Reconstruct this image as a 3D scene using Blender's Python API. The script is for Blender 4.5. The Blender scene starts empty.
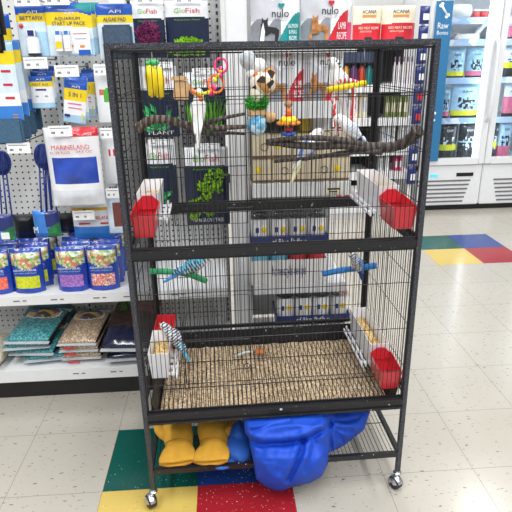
import bpy, bmesh, math, random
from mathutils import Vector, Matrix, Euler, noise
random.seed(7)
PI = math.pi
sc = bpy.context.scene
col = sc.collection

# ------------------------------------------------------------------ camera
CAM_H, PITCH, ROLL, YAW, FPX = 1.292, .3509, -.0173, .0612, 535.1
cp, sp = math.cos(PITCH), math.sin(PITCH)
F = Vector((math.sin(YAW)*cp, math.cos(YAW)*cp, -sp))
R0 = Vector((math.cos(YAW), -math.sin(YAW), 0)); U0 = R0.cross(F)
RV = R0*math.cos(ROLL)+U0*math.sin(ROLL); UV = -R0*math.sin(ROLL)+U0*math.cos(ROLL)
CC = Vector((0, 0, CAM_H))
cam = bpy.data.objects.new('camera', bpy.data.cameras.new('camera')); col.objects.link(cam)
m3 = Matrix((RV, UV, -F)).transposed()
cam.matrix_world = Matrix.Translation(CC) @ m3.to_4x4()
cam.data.sensor_width = 36; cam.data.lens = FPX/512*36; cam.data.clip_start = .02
sc.camera = cam
def ray(u, v): return F*FPX + RV*(u-256) - UV*(v-256)
def at(u, v, Y):            # photo measurement -> real point on the plane y = Y
    d = ray(u, v); return CC + d*(Y/d.y)
CO = Vector((.1365, 1.3223, 0)); CR = .0179
def loc(P):
    c, s = math.cos(CR), math.sin(CR); P = P-CO
    return Vector((P.x*c+P.y*s, -P.x*s+P.y*c, P.z))
def atl(u, v, y):           # the same in the cage's own frame
    c, s = math.cos(CR), math.sin(CR); n = Vector((-s, c, 0)); d = ray(u, v)
    return loc(CC + d*(((CO-CC).dot(n)+y)/d.dot(n)))
def rect(u0, v0, u1, v1, Y):   # centre x, bottom z, width, height
    um, vm = (u0+u1)/2, (v0+v1)/2
    a, b = at(u0, vm, Y), at(u1, vm, Y); t, o = at(um, v0, Y), at(um, v1, Y)
    return (a.x+b.x)/2, o.z, b.x-a.x, t.z-o.z

# ------------------------------------------------------------------ materials
def lin(c):
    return tuple(((x/255)/12.92 if x/255 <= .04045 else ((x/255+.055)/1.055)**2.4) for x in c)+(1,)
MATS = {}
def mat(name, rgb, rough=.5, metal=0, var=.06, scale=30, coat=0, emit=0, spec=.5, bump=0):
    if name in MATS: return MATS[name]
    m = bpy.data.materials.new(name); m.use_nodes = True
    nt = m.node_tree; b = nt.nodes['Principled BSDF']
    b.inputs['Roughness'].default_value = rough; b.inputs['Metallic'].default_value = metal
    b.inputs['Specular IOR Level'].default_value = spec
    if coat: b.inputs['Coat Weight'].default_value = coat; b.inputs['Coat Roughness'].default_value = .12
    c = lin(rgb)
    tc = nt.nodes.new('ShaderNodeTexCoord'); nz = nt.nodes.new('ShaderNodeTexNoise')
    nz.inputs['Scale'].default_value = scale; nz.inputs['Detail'].default_value = 3
    nt.links.new(tc.outputs['Object'], nz.inputs['Vector'])
    rp = nt.nodes.new('ShaderNodeValToRGB')
    rp.color_ramp.elements[0].position = .3; rp.color_ramp.elements[1].position = .7
    rp.color_ramp.elements[0].color = tuple(x*(1-var*1.6) for x in c[:3])+(1,)
    rp.color_ramp.elements[1].color = tuple(min(1, x*(1+var*1.6)) for x in c[:3])+(1,)
    nt.links.new(nz.outputs['Fac'], rp.inputs['Fac']); nt.links.new(rp.outputs['Color'], b.inputs['Base Color'])
    if bump:
        bn = nt.nodes.new('ShaderNodeBump'); bn.inputs['Strength'].default_value = bump; bn.inputs['Distance'].default_value = .002
        nt.links.new(nz.outputs['Fac'], bn.inputs['Height']); nt.links.new(bn.outputs['Normal'], b.inputs['Normal'])
    if emit:
        b.inputs['Emission Color'].default_value = c; b.inputs['Emission Strength'].default_value = emit
    MATS[name] = m; return m
def cells(name, cols, scale, rough=.6, spec=.4, coat=0, bump=.5):   # granules or mottled print
    if name in MATS: return MATS[name]
    m = bpy.data.materials.new(name); m.use_nodes = True
    nt = m.node_tree; b = nt.nodes['Principled BSDF']; b.inputs['Roughness'].default_value = rough
    b.inputs['Specular IOR Level'].default_value = spec; b.inputs['Coat Weight'].default_value = coat
    tc = nt.nodes.new('ShaderNodeTexCoord'); vo = nt.nodes.new('ShaderNodeTexVoronoi'); vo.inputs['Scale'].default_value = scale
    nt.links.new(tc.outputs['Object'], vo.inputs['Vector'])
    sp_ = nt.nodes.new('ShaderNodeSeparateColor'); nt.links.new(vo.outputs['Color'], sp_.inputs['Color'])
    rp = nt.nodes.new('ShaderNodeValToRGB'); cr = rp.color_ramp; cr.interpolation = 'CONSTANT'
    while len(cr.elements) < len(cols): cr.elements.new(.5)
    for i, c in enumerate(cols): cr.elements[i].position = i/len(cols); cr.elements[i].color = lin(c)
    nt.links.new(sp_.outputs[0], rp.inputs['Fac']); nt.links.new(rp.outputs['Color'], b.inputs['Base Color'])
    bn = nt.nodes.new('ShaderNodeBump'); bn.inputs['Strength'].default_value = bump; bn.inputs['Distance'].default_value = .002; bn.invert = True
    nt.links.new(vo.outputs['Distance'], bn.inputs['Height']); nt.links.new(bn.outputs['Normal'], b.inputs['Normal'])
    MATS[name] = m; return m
def bars(name, ca, cb, scale, rough=.8):    # feather barring
    if name in MATS: return MATS[name]
    m = mat(name, ca, rough); nt = m.node_tree; b = nt.nodes['Principled BSDF']
    tc = nt.nodes.new('ShaderNodeTexCoord'); w = nt.nodes.new('ShaderNodeTexWave'); w.inputs['Scale'].default_value = scale
    w.inputs['Distortion'].default_value = 4; w.inputs['Detail Scale'].default_value = 2
    nt.links.new(tc.outputs['Object'], w.inputs['Vector'])
    rp = nt.nodes.new('ShaderNodeValToRGB'); rp.color_ramp.elements[0].color = lin(ca); rp.color_ramp.elements[1].color = lin(cb)
    rp.color_ramp.elements[0].position = .4; rp.color_ramp.elements[1].position = .6
    nt.links.new(w.outputs['Fac'], rp.inputs['Fac']); nt.links.new(rp.outputs['Color'], b.inputs['Base Color'])
    return m
def speckled(name, rgb, dots, thr, scale, rough=.45, metal=0):   # powder coat with dried specks
    if name in MATS: return MATS[name]
    m = bpy.data.materials.new(name); m.use_nodes = True
    nt = m.node_tree; b = nt.nodes['Principled BSDF']; b.inputs['Roughness'].default_value = rough; b.inputs['Metallic'].default_value = metal
    tc = nt.nodes.new('ShaderNodeTexCoord'); nz = nt.nodes.new('ShaderNodeTexNoise'); nz.inputs['Scale'].default_value = scale; nz.inputs['Detail'].default_value = 2
    nt.links.new(tc.outputs['Object'], nz.inputs['Vector'])
    rp = nt.nodes.new('ShaderNodeValToRGB'); rp.color_ramp.elements[0].position = thr; rp.color_ramp.elements[1].position = min(1, thr+.05)
    rp.color_ramp.elements[0].color = lin(rgb); rp.color_ramp.elements[1].color = lin(dots)
    nt.links.new(nz.outputs['Fac'], rp.inputs['Fac']); nt.links.new(rp.outputs['Color'], b.inputs['Base Color'])
    MATS[name] = m; return m
def clear(name, tint=(255, 255, 255), op=.12, rough=.03):      # thin clear plastic or glass
    if name in MATS: return MATS[name]
    m = bpy.data.materials.new(name); m.use_nodes = True; nt = m.node_tree; nt.nodes.clear()
    o = nt.nodes.new('ShaderNodeOutputMaterial'); t = nt.nodes.new('ShaderNodeBsdfTransparent'); t.inputs[0].default_value = lin(tint)
    g = nt.nodes.new('ShaderNodeBsdfGlossy'); g.inputs['Roughness'].default_value = rough
    lw = nt.nodes.new('ShaderNodeLayerWeight'); lw.inputs[0].default_value = .5; f = nt.nodes.new('ShaderNodeMath'); f.operation = 'POWER'; f.inputs[1].default_value = 4
    nt.links.new(lw.outputs['Facing'], f.inputs[0])
    a = nt.nodes.new('ShaderNodeMath'); a.operation = 'ADD'; a.inputs[1].default_value = op
    mx = nt.nodes.new('ShaderNodeMixShader')
    nt.links.new(f.outputs[0], a.inputs[0]); nt.links.new(a.outputs[0], mx.inputs[0])
    nt.links.new(t.outputs[0], mx.inputs[1]); nt.links.new(g.outputs[0], mx.inputs[2]); nt.links.new(mx.outputs[0], o.inputs[0])
    MATS[name] = m; return m

WHITE = mat('white_plastic', (238, 238, 236), .4, var=.01)
PAPER = mat('white_print', (236, 237, 240), .35, var=.015, coat=.3)
SILVERP = mat('silver_print', (206, 208, 214), .3, var=.04, coat=.3)
GREYP = mat('grey_print', (140, 144, 150), .35, var=.1)
DARKP = mat('dark_print', (38, 40, 46), .4, var=.1)
BLACK = mat('black_plastic', (22, 22, 24), .4, var=.1)
BLUEP = mat('cobalt_print', (32, 88, 184), .3, coat=.3)
MIDB = mat('mid_blue_print', (58, 128, 208), .3, coat=.3)
SKYP = mat('pale_blue_print', (170, 208, 234), .3, coat=.3)
LSKY = mat('very_pale_blue_print', (212, 228, 240), .3, coat=.3)
YELP = mat('yellow_print', (240, 208, 28), .3, coat=.3)
NAVY = mat('navy_print', (20, 34, 62), .3, var=.1, coat=.3)
NAVY2 = mat('royal_navy_print', (30, 44, 110), .35, var=.06, coat=.3)
REDP = mat('red_print', (204, 40, 54), .35, coat=.3)
PINKP = mat('pink_print', (226, 70, 120), .35, coat=.3)
TEALP = mat('teal_print', (20, 140, 140), .35, coat=.3)
GRNP = mat('green_print', (88, 168, 60), .4)
CREAM = mat('cream_print', (232, 224, 200), .5, var=.02)
ORNGP = mat('orange_print', (226, 140, 50), .4)
SPONGE = mat('slate_blue_sponge', (66, 98, 124), .95, var=.14, scale=160, bump=.6)
DSPONGE = mat('charcoal_sponge', (66, 84, 104), .95, var=.14, scale=160, bump=.6)
CHROME = mat('chrome', (216, 216, 220), .3, 1, var=.02)
STEEL = mat('zinc_wire', (120, 120, 124), .35, 1, var=.04)
WMETAL = mat('white_powder_coat', (226, 227, 228), .4, var=.015)
CAGE = speckled('black_hammertone', (26, 27, 30), (190, 190, 190), .70, 120, .38)
CAGE2 = speckled('dark_hammertone', (42, 43, 49), (92, 94, 102), .55, 330, .4)
WIRE = mat('black_wire', (28, 28, 31), .4, .2, var=.1)
PEG = None

# ------------------------------------------------------------------ mesh builder
class MB:
    def __init__(s): s.bm = bmesh.new()
    def add(s, verts, faces, mi=0, smooth=False):
        vs = [s.bm.verts.new(v) for v in verts]
        for f in faces:
            try:
                fc = s.bm.faces.new([vs[i] for i in f]); fc.material_index = mi if isinstance(mi, int) else 0; fc.smooth = smooth
            except ValueError: pass
        return vs
    def box(s, c, d, mi=0, rot=None, bev=0):
        x, y, z = (k/2 for k in d); M = rot.to_matrix() if rot else None
        vs = []
        for sx, sy, sz in ((-1,-1,-1),(1,-1,-1),(1,1,-1),(-1,1,-1),(-1,-1,1),(1,-1,1),(1,1,1),(-1,1,1)):
            p = Vector((sx*x, sy*y, sz*z));  p = M @ p if M else p
            vs.append(p+Vector(c))
        v = s.add(vs, [(0,3,2,1),(4,5,6,7),(0,1,5,4),(1,2,6,5),(2,3,7,6),(3,0,4,7)], mi)
        if bev:
            es = {e for q in v for e in q.link_edges}
            bmesh.ops.bevel(s.bm, geom=list(es), offset=bev, segments=2, affect='EDGES', clamp_overlap=True)
        return s
    def tube(s, pts, r, n=6, mi=0, cap=True, sq=1.0, smooth=True, closed=False):
        pts = [Vector(p) for p in pts]; k = len(pts); rs = r if isinstance(r, (list, tuple)) else [r]*k
        rings = []; prev = None
        for i, p in enumerate(pts):
            if closed: t = pts[(i+1) % k]-pts[i-1]
            else: t = pts[min(i+1, k-1)]-pts[max(i-1, 0)]
            t.normalize()
            if prev is None:
                a = Vector((0, 0, 1)) if abs(t.z) < .9 else Vector((0, 1, 0))
                n1 = (a-t*a.dot(t)).normalized()
            else: n1 = (prev-t*prev.dot(t)).normalized()
            prev = n1; n2 = t.cross(n1)
            rings.append([s.bm.verts.new(p+(n1*math.cos(2*PI*j/n)+n2*sq*math.sin(2*PI*j/n))*rs[i]) for j in range(n)])
        m = k if closed else k-1
        for i in range(m):
            a, b = rings[i], rings[(i+1) % k]
            for j in range(n):
                f = s.bm.faces.new((a[j], a[(j+1) % n], b[(j+1) % n], b[j])); f.smooth = smooth
                f.material_index = mi(i/(k-1), j/n) if callable(mi) else mi
        if cap and not closed:
            for rg, q in ((rings[0][::-1], 0), (rings[-1], 1)):
                f = s.bm.faces.new(rg); f.material_index = mi(q, 0) if callable(mi) else mi
        return s
    def cyl(s, a, b, r, n=8, mi=0): return s.tube([a, b], r, n, mi, smooth=n > 6)
    def lathe(s, prof, c=(0, 0, 0), n=20, mi=0, M=None):
        rings = []; c = Vector(c)
        for r, z in prof:
            rg = []
            for j in range(n):
                p = Vector((r*math.cos(2*PI*j/n), r*math.sin(2*PI*j/n), z)); p = M @ p if M else p
                rg.append(s.bm.verts.new(p+c))
            rings.append(rg)
        for i in range(len(prof)-1):
            for j in range(n):
                f = s.bm.faces.new((rings[i][j], rings[i][(j+1) % n], rings[i+1][(j+1) % n], rings[i+1][j])); f.smooth = True
                f.material_index = mi(i) if callable(mi) else mi
        f = s.bm.faces.new(rings[0][::-1]); f.material_index = mi(0) if callable(mi) else mi
        f = s.bm.faces.new(rings[-1]); f.material_index = mi(len(prof)-2) if callable(mi) else mi
        return s
    def ell(s, c, r, n=14, mi=0, rot=None):
        M = rot.to_matrix() if rot else Matrix.Identity(3); k = n//2+1
        S = Matrix.Diagonal(Vector(r))
        pr = [(max(.02, math.sin(PI*i/k)), -math.cos(PI*i/k)) for i in range(k+1)]
        return s.lathe(pr, c, n, mi, M @ S)
    def prism(s, poly, d, c=(0, 0, 0), mi=0):    # outline in x,z facing -y, depth d
        c = Vector(c); n = len(poly)
        a = [Vector((x, 0, z))+c for x, z in poly]; b = [p+Vector((0, d, 0)) for p in a]
        s.add(a+b, [tuple(range(n)), tuple(range(2*n-1, n-1, -1))]+[(i, i+n, (i+1) % n+n, (i+1) % n) for i in range(n)], mi)
        return s
    def bag(s, w, h, d, nx=28, ny=36, paint=None, crimp=.04, bot=.5, taper=0, c=(0, 0, 0), wob=.0, seed=0, back=True):
        # a filled bag: bulging front and back, flat crimped top; origin bottom centre, front faces -y
        c = Vector(c); F_, B_ = [], []
        for j in range(ny+1):
            t = j/ny
            for i in range(nx+1):
                q = i/nx; e = 1-abs(2*q-1)**3
                pz = 1-max(0, (t-(1-crimp*5))/(crimp*5))**2 if t > 1-crimp*5 else 1
                if t > 1-crimp: pz = 0
                pb = 1 if bot >= 1 else min(1, bot+(1-bot)*min(1, t/.15)) if t < .15 else 1
                if bot == 0: pb = min(1, math.sqrt(t/.12)) if t < .12 else 1
                th = d/2*e*pz*pb+.0012
                ww = w*(1-taper*t)
                wz = wob*noise.noise(Vector((q*5+seed, t*5, seed*1.7)))*e if wob else 0
                x = (q-.5)*ww
                F_.append(s.bm.verts.new(c+Vector((x, -th-wz, t*h)))); B_.append(s.bm.verts.new(c+Vector((x, th, t*h))))
        W = nx+1
        for j in range(ny):
            for i in range(nx):
                a = j*W+i
                f = s.bm.faces.new((F_[a], F_[a+1], F_[a+W+1], F_[a+W])); f.smooth = True
                f.material_index = paint((i+.5)/nx, (j+.5)/ny) if paint else 0
                f = s.bm.faces.new((B_[a+1], B_[a], B_[a+W], B_[a+W+1])); f.smooth = True
        for j in range(ny):
            for i, fl in ((0, 0), (nx, 1)):
                a = j*W+i; q = (F_[a], F_[a+W], B_[a+W], B_[a]); s.bm.faces.new(q if not fl else q[::-1])
        for i in range(nx):
            s.bm.faces.new((F_[i+1], F_[i], B_[i], B_[i+1])); a = ny*W+i; s.bm.faces.new((F_[a], F_[a+1], B_[a+1], B_[a]))
        return s
    def build(s, name, mats, parent=None, at=None, rot=None, kind=None, label=None):
        me = bpy.data.meshes.new(name); s.bm.normal_update(); s.bm.to_mesh(me); s.bm.free()
        for m in (mats if isinstance(mats, (list, tuple)) else [mats]): me.materials.append(m)
        o = bpy.data.objects.new(name, me); col.objects.link(o)
        if parent: o.parent = parent
        if at is not None: o.location = at
        if rot: o.rotation_euler = rot
        if kind: o['kind'] = kind
        if label: o['label'] = label
        return o
def tag(o, label, cat, group=None, kind=None):
    o['label'] = label; o['category'] = cat
    if group: o['group'] = group
    if kind: o['kind'] = kind
    return o
def thing(name, label, cat, at=(0, 0, 0), rot=None, group=None):
    o = bpy.data.objects.new(name, None); col.objects.link(o); o.location = at; o.empty_display_size = .05
    if rot: o.rotation_euler = rot
    return tag(o, label, cat, group)
def copy_tree(o, parent=None):
    c = o.copy(); col.objects.link(c)
    if parent: c.parent = parent
    for ch in o.children: copy_tree(ch, c)
    return c
def text(body, w, h, at, m, parent, name='lettering', rot=(PI/2, 0, 0), squash=False):
    cu = bpy.data.curves.new('lettering', 'FONT'); cu.body = body; cu.resolution_u = 2; cu.align_x = 'CENTER'; cu.align_y = 'CENTER'; cu.extrude = .012
    t = bpy.data.objects.new('lettering', cu); col.objects.link(t)
    bpy.context.view_layer.update()
    me = bpy.data.meshes.new_from_object(t.evaluated_get(bpy.context.evaluated_depsgraph_get()))
    bpy.data.objects.remove(t)
    xs = [v.co.x for v in me.vertices]; ys = [v.co.y for v in me.vertices]
    sx = w/(max(xs)-min(xs)); sy = h/(max(ys)-min(ys)); zc = (max(ys)+min(ys))/2; xc = (max(xs)+min(xs))/2
    for v in me.vertices: v.co = Vector(((v.co.x-xc)*sx, (v.co.y-zc)*sy, v.co.z*min(sx, sy)))
    me.materials.clear(); me.materials.append(m)
    o = bpy.data.objects.new(name, me); col.objects.link(o); o.parent = parent; o.location = at; o.rotation_euler = rot
    return o
def spline(ps, k=6):
    ps = [Vector(p) for p in ps]; out = []
    for i in range(len(ps)-1):
        a, b, c, d = ps[max(i-1, 0)], ps[i], ps[i+1], ps[min(i+2, len(ps)-1)]
        for j in range(k):
            t = j/k; out.append(.5*((2*b)+(c-a)*t+(2*a-5*b+4*c-d)*t*t+(3*b-a-3*c+d)*t**3))
    out.append(ps[-1]); return out

# ------------------------------------------------------------------ setting
T = .3048; GX, GY = -.4218, 1.383
def tile_mat(name, rgb, fleck, dark):
    m = bpy.data.materials.new(name); m.use_nodes = True; nt = m.node_tree; b = nt.nodes['Principled BSDF']
    N = nt.nodes.new; L = nt.links.new
    tc = N('ShaderNodeTexCoord'); sepx = N('ShaderNodeSeparateXYZ'); L(tc.outputs['Object'], sepx.inputs[0])
    ds = []
    for ax, g in (('X', GX), ('Y', GY)):
        a = N('ShaderNodeMath'); a.operation = 'SUBTRACT'; a.inputs[1].default_value = g; L(sepx.outputs[ax], a.inputs[0])
        p = N('ShaderNodeMath'); p.operation = 'PINGPONG'; p.inputs[1].default_value = T; L(a.outputs[0], p.inputs[0])
        q = N('ShaderNodeMath'); q.operation = 'PINGPONG'; q.inputs[1].default_value = T/2; L(a.outputs[0], q.inputs[0]); ds.append(q)
    mn = N('ShaderNodeMath'); mn.operation = 'MINIMUM'; L(ds[0].outputs[0], mn.inputs[0]); L(ds[1].outputs[0], mn.inputs[1])
    gl = N('ShaderNodeMath'); gl.operation = 'LESS_THAN'; gl.inputs[1].default_value = .0011; L(mn.outputs[0], gl.inputs[0])
    nz = N('ShaderNodeTexNoise'); nz.inputs['Scale'].default_value = 80; nz.inputs['Detail'].default_value = 2
    mp = N('ShaderNodeMapping'); mp.inputs['Scale'].default_value = (.55, 1.5, 1); L(tc.outputs['Object'], mp.inputs[0]); L(mp.outputs[0], nz.inputs['Vector'])
    rp = N('ShaderNodeValToRGB'); rp.color_ramp.elements[0].position = .655; rp.color_ramp.elements[1].position = .71
    rp.color_ramp.elements[0].color = lin(rgb); rp.color_ramp.elements[1].color = lin(fleck); L(nz.outputs['Fac'], rp.inputs[0])
    n2 = N('ShaderNodeTexNoise'); n2.inputs['Scale'].default_value = 2.2; n2.inputs['Detail'].default_value = 4; L(tc.outputs['Object'], n2.inputs['Vector'])
    r2 = N('ShaderNodeValToRGB'); r2.color_ramp.elements[0].color = (.86, .85, .82, 1); r2.color_ramp.elements[1].color = (1, 1, 1, 1); L(n2.outputs['Fac'], r2.inputs[0])
    mu = N('ShaderNodeMix'); mu.data_type = 'RGBA'; mu.blend_type = 'MULTIPLY'; mu.inputs[0].default_value = 1
    L(rp.outputs[0], mu.inputs[6]); L(r2.outputs[0], mu.inputs[7])
    mx = N('ShaderNodeMix'); mx.data_type = 'RGBA'; L(gl.outputs[0], mx.inputs[0]); L(mu.outputs[2], mx.inputs[6]); mx.inputs[7].default_value = lin(dark)
    L(mx.outputs[2], b.inputs['Base Color']); b.inputs['Roughness'].default_value = .3; b.inputs['Specular IOR Level'].default_value = .45
    r3 = N('ShaderNodeMapRange'); r3.inputs[3].default_value = .08; r3.inputs[4].default_value = .26; L(n2.outputs['Fac'], r3.inputs[0]); L(r3.outputs[0], b.inputs['Roughness'])
    return m
tm = [tile_mat('cream_vinyl_tile', (181, 176, 166), (108, 99, 86), (140, 132, 120)),
      tile_mat('green_vinyl_tile', (4, 82, 74), (24, 104, 92), (8, 60, 52)),
      tile_mat('blue_vinyl_tile', (26, 62, 136), (52, 88, 160), (16, 40, 96)),
      tile_mat('yellow_vinyl_tile', (206, 180, 96), (190, 162, 80), (186, 150, 60)),
      tile_mat('red_vinyl_tile', (156, 34, 44), (190, 70, 74), (140, 26, 34))]
fl = MB()
cl = {(0, 0): 1, (1, 0): 2, (0, -1): 3, (1, -1): 4, (6, 7): 1, (7, 7): 2, (6, 6): 3, (7, 6): 4}
for i in range(-10, 18):
    for j in range(-8, 16):
        x, y = GX+i*T, GY+j*T
        fl.add([(x, y, 0), (x+T, y, 0), (x+T, y+T, 0), (x, y+T, 0)], [(0, 1, 2, 3)], cl.get((i, j), 0))
bmesh.ops.remove_doubles(fl.bm, verts=fl.bm.verts, dist=1e-5)
fl.build('floor', tm, kind='structure')
wl = mat('painted_wall', (228, 228, 226), .8, var=.02)
MB().box((.9, 6.0, 1.6), (8.6, .08, 3.2)).build('wall_back', wl, kind='structure')
MB().box((.9, 5.955, .05), (8.6, .02, .1)).build('baseboard_back', mat('black_vinyl_base', (40, 40, 42), .6), kind='structure')

# ------------------------------------------------------------------ gondola shelving
def pegboard_mat():
    m = bpy.data.materials.new('perforated_board'); m.use_nodes = True; nt = m.node_tree; b = nt.nodes['Principled BSDF']
    N = nt.nodes.new; L = nt.links.new; tc = N('ShaderNodeTexCoord'); s = N('ShaderNodeSeparateXYZ'); L(tc.outputs['Object'], s.inputs[0])
    sq = []
    for ax in 'XZ':
        q = N('ShaderNodeMath'); q.operation = 'PINGPONG'; q.inputs[1].default_value = .0127; L(s.outputs[ax], q.inputs[0])
        p = N('ShaderNodeMath'); p.operation = 'POWER'; p.inputs[1].default_value = 2; L(q.outputs[0], p.inputs[0]); sq.append(p)
    a = N('ShaderNodeMath'); a.operation = 'ADD'; L(sq[0].outputs[0], a.inputs[0]); L(sq[1].outputs[0], a.inputs[1])
    l = N('ShaderNodeMath'); l.operation = 'LESS_THAN'; l.inputs[1].default_value = .0040**2; L(a.outputs[0], l.inputs[0])
    mx = N('ShaderNodeMix'); mx.data_type = 'RGBA'; L(l.outputs[0], mx.inputs[0]); mx.inputs[6].default_value = lin((214, 214, 210)); mx.inputs[7].default_value = lin((44, 44, 46))
    L(mx.outputs[2], b.inputs['Base Color']); b.inputs['Roughness'].default_value = .5
    return m
PEG = pegboard_mat()
SLOT = bars('slotted_steel', (190, 190, 190), (60, 60, 62), 20, .5)
FY, BY = 1.92, 2.30                       # shelf front, pegboard
u1 = thing('shelving_unit', 'white gondola shelving with pegboard back left of and behind the cage', 'shelf', (-.62, 2.1, 0))
def rel(o): return -Vector(o.location)
def up(mb, name, m, o=u1, **k): return mb.build(name, m, o, at=rel(o), **k)
up(MB().box((-.62, BY+.01, 1.0), (1.26, .02, 1.9)), 'pegboard', PEG)
for x in (-.635, .0):
    q = MB().box((x, BY-.004, 1.0), (.036, .03, 1.9))
    for k in range(70): q.box((x+.004, BY-.0205, .12+k*.0254), (.007, .003, .013), 1)
    up(q, 'upright', [WMETAL if x < -.1 else mat('grey_upright', (186, 186, 186), .4), DARKP])
up(MB().box((-.62, 2.11, .119), (1.26, .38, .03)).box((-.62, FY, .112), (1.26, .012, .05)), 'base_deck', WMETAL)
up(MB().box((-.62, 2.0, .043), (1.26, .12, .085)), 'kick_plate', BLACK)
up(MB().box((-.62, 2.11, .455), (1.25, .37, .014)), 'shelf', mat('white_shelf', (232, 233, 234), .35, var=.012))
q = MB().box((-.62, FY, .444), (1.25, .012, .038)); up(q, 'price_rail', WMETAL)
q = MB()
for x in (-.80, -.66, -.50, -.385, -.2): q.box((x, FY-.0065, .444), (.024, .001, .005), 0); q.box((x+.03, FY-.0065, .444), (.014, .001, .005), 0)
for x in (-.62, -.47): q.box((x, FY-.0065, .114), (.024, .001, .005), 0); q.box((x+.03, FY-.0065, .114), (.014, .001, .005), 0)
up(q, 'price_print', mat('grey_ink', (120, 120, 124), .6))
XE = .475                                  # end of the centre unit
u2 = thing('shelving_unit', 'white shelving of pet food behind the right half of the cage', 'shelf', (.27, 2.1, 0))
def up2(mb, name, m, **k): return mb.build(name, m, u2, at=rel(u2), **k)
up2(MB().box((.27, BY+.01, .95), (.41, .02, 1.6)), 'back_panel', mat('grey_back_panel', (150, 150, 150), .6))
up2(MB().box((.069, 2.06, .96), (.074, .10, 1.76), bev=.004), 'side_post', WMETAL)
up2(MB().box((.29, 2.11, .119), (.41, .38, .03)).box((.29, FY, .112), (.41, .012, .05)), 'base_deck', WMETAL)
up2(MB().box((.29, 2.0, .043), (.41, .12, .085)), 'kick_plate', BLACK)
for z, hh in ((.455, .038), (.86, .05), (1.15, .058), (1.34, .03)):
    sh = up2(MB().box((.2915, 2.12, z-.007), (.369, .36, .014)), 'shelf', WMETAL)
    MB().box((.2915, 1.938, z-hh/2+.003), (.369, .012, hh)).build('price_rail', WMETAL, sh)

# ------------------------------------------------------------------ peg hooks and hanging stock
TAGM = mat('price_tag_paper', (243, 243, 244), .45, var=.01)
INK = mat('tag_ink', (96, 96, 104), .6)
def hook(u, v, Y, label, w=.09, h=.038, show=True, back=BY):
    p = at(u, v, Y)
    o = thing('peg_hook', label, 'hook', (p.x, back, p.z), group='peg hooks with price tags')
    L_ = back-Y
    MB().tube([(0, 0, .012), (0, -L_*.6, .012), (0, -L_+.01, .012), (0, -L_, .022)], .0026, 6).cyl((0, -.001, 0), (0, -.001, .026), .006).build('rod', STEEL, o)
    if show:
        t = MB().box((0, -L_-.004, .0), (w, .0015, h), bev=.0005)
        t = t.build('price_tag', TAGM, o)
        q = MB().box((-w*.02, -L_-.005, h*.27), (w*.8, .0006, h*.05)); 
        for k in range(5): q.box((-w*.36+k*w*.055+(w*.24 if k > 2 else 0), -L_-.005, -h*.14), (w*.04, .0006, h*.2))
        q.build('tag_print', INK, t)
    return o
def card(name, label, cat, r, Y, d, mats, paint, nx=28, ny=36, crimp=.05, bot=.5, group=None, tilt=0, wob=0, taper=0):
    x, z, w, h = r
    o = thing(name, label, cat, (x, Y, z), rot=(0, tilt, 0) if tilt else None, group=group)
    MB().bag(w, h, d, nx, ny, paint, crimp, bot, taper, wob=wob, seed=x*9).build('package', mats, o)
    return o, w, h
API = [LSKY, BLUEP, YELP, PAPER, SKYP, MIDB, REDP]
def api_paint(tb, ty, grad=True):
    def p(s, t):
        if t > tb+.02*math.sin(s*3): return 1
        if t > ty: return 2
        if not grad: return 3
        return 0 if s < .35 or t > .5 else 4
    return p
def api_logo(o, w, h, d, tfrac, ww=.34): text('API', w*ww, h*.055, (0.02*w, -d/2-.002, h*tfrac), PAPER, o)
# A wettafix-type card
def bettafix(Y, label, du=0):
    r = rect(18+du, 6, 50+du, 57, Y)
    o, w, h = card('fish_remedy_card', label, 'aquarium remedy', r, Y, .006, API, api_paint(.84, .70), group='blue remedy cards on the top hook', crimp=.02, bot=1)
    api_logo(o, w, h, .006, .89)
    text('BETTAFIX', w*.72, h*.075, (-.01*w, -.006, h*.77), NAVY2, o)
    b = MB().box((-.03*w, -.014, h*.22), (w*.36, .022, h*.34), 0, bev=.004).box((-.05*w, -.014, h*.47), (w*.27, .02, h*.16), 1, bev=.004).box((-.03*w, -.014, h*.045), (w*.36, .022, h*.05), 2)
    b.build('remedy_bottle', [PAPER, NAVY2, DARKP], o)
    MB().ell((-.36*w, -.006, h*.62), (w*.07, .003, h*.045), 12).build('red_badge', REDP, o)
    return o
bettafix(2.06, 'blue and yellow card with small navy-capped bottle, BETTAFIX on its yellow band')
bettafix(2.12, 'blue remedy card half hidden behind the front BETTAFIX card', 3)
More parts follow.
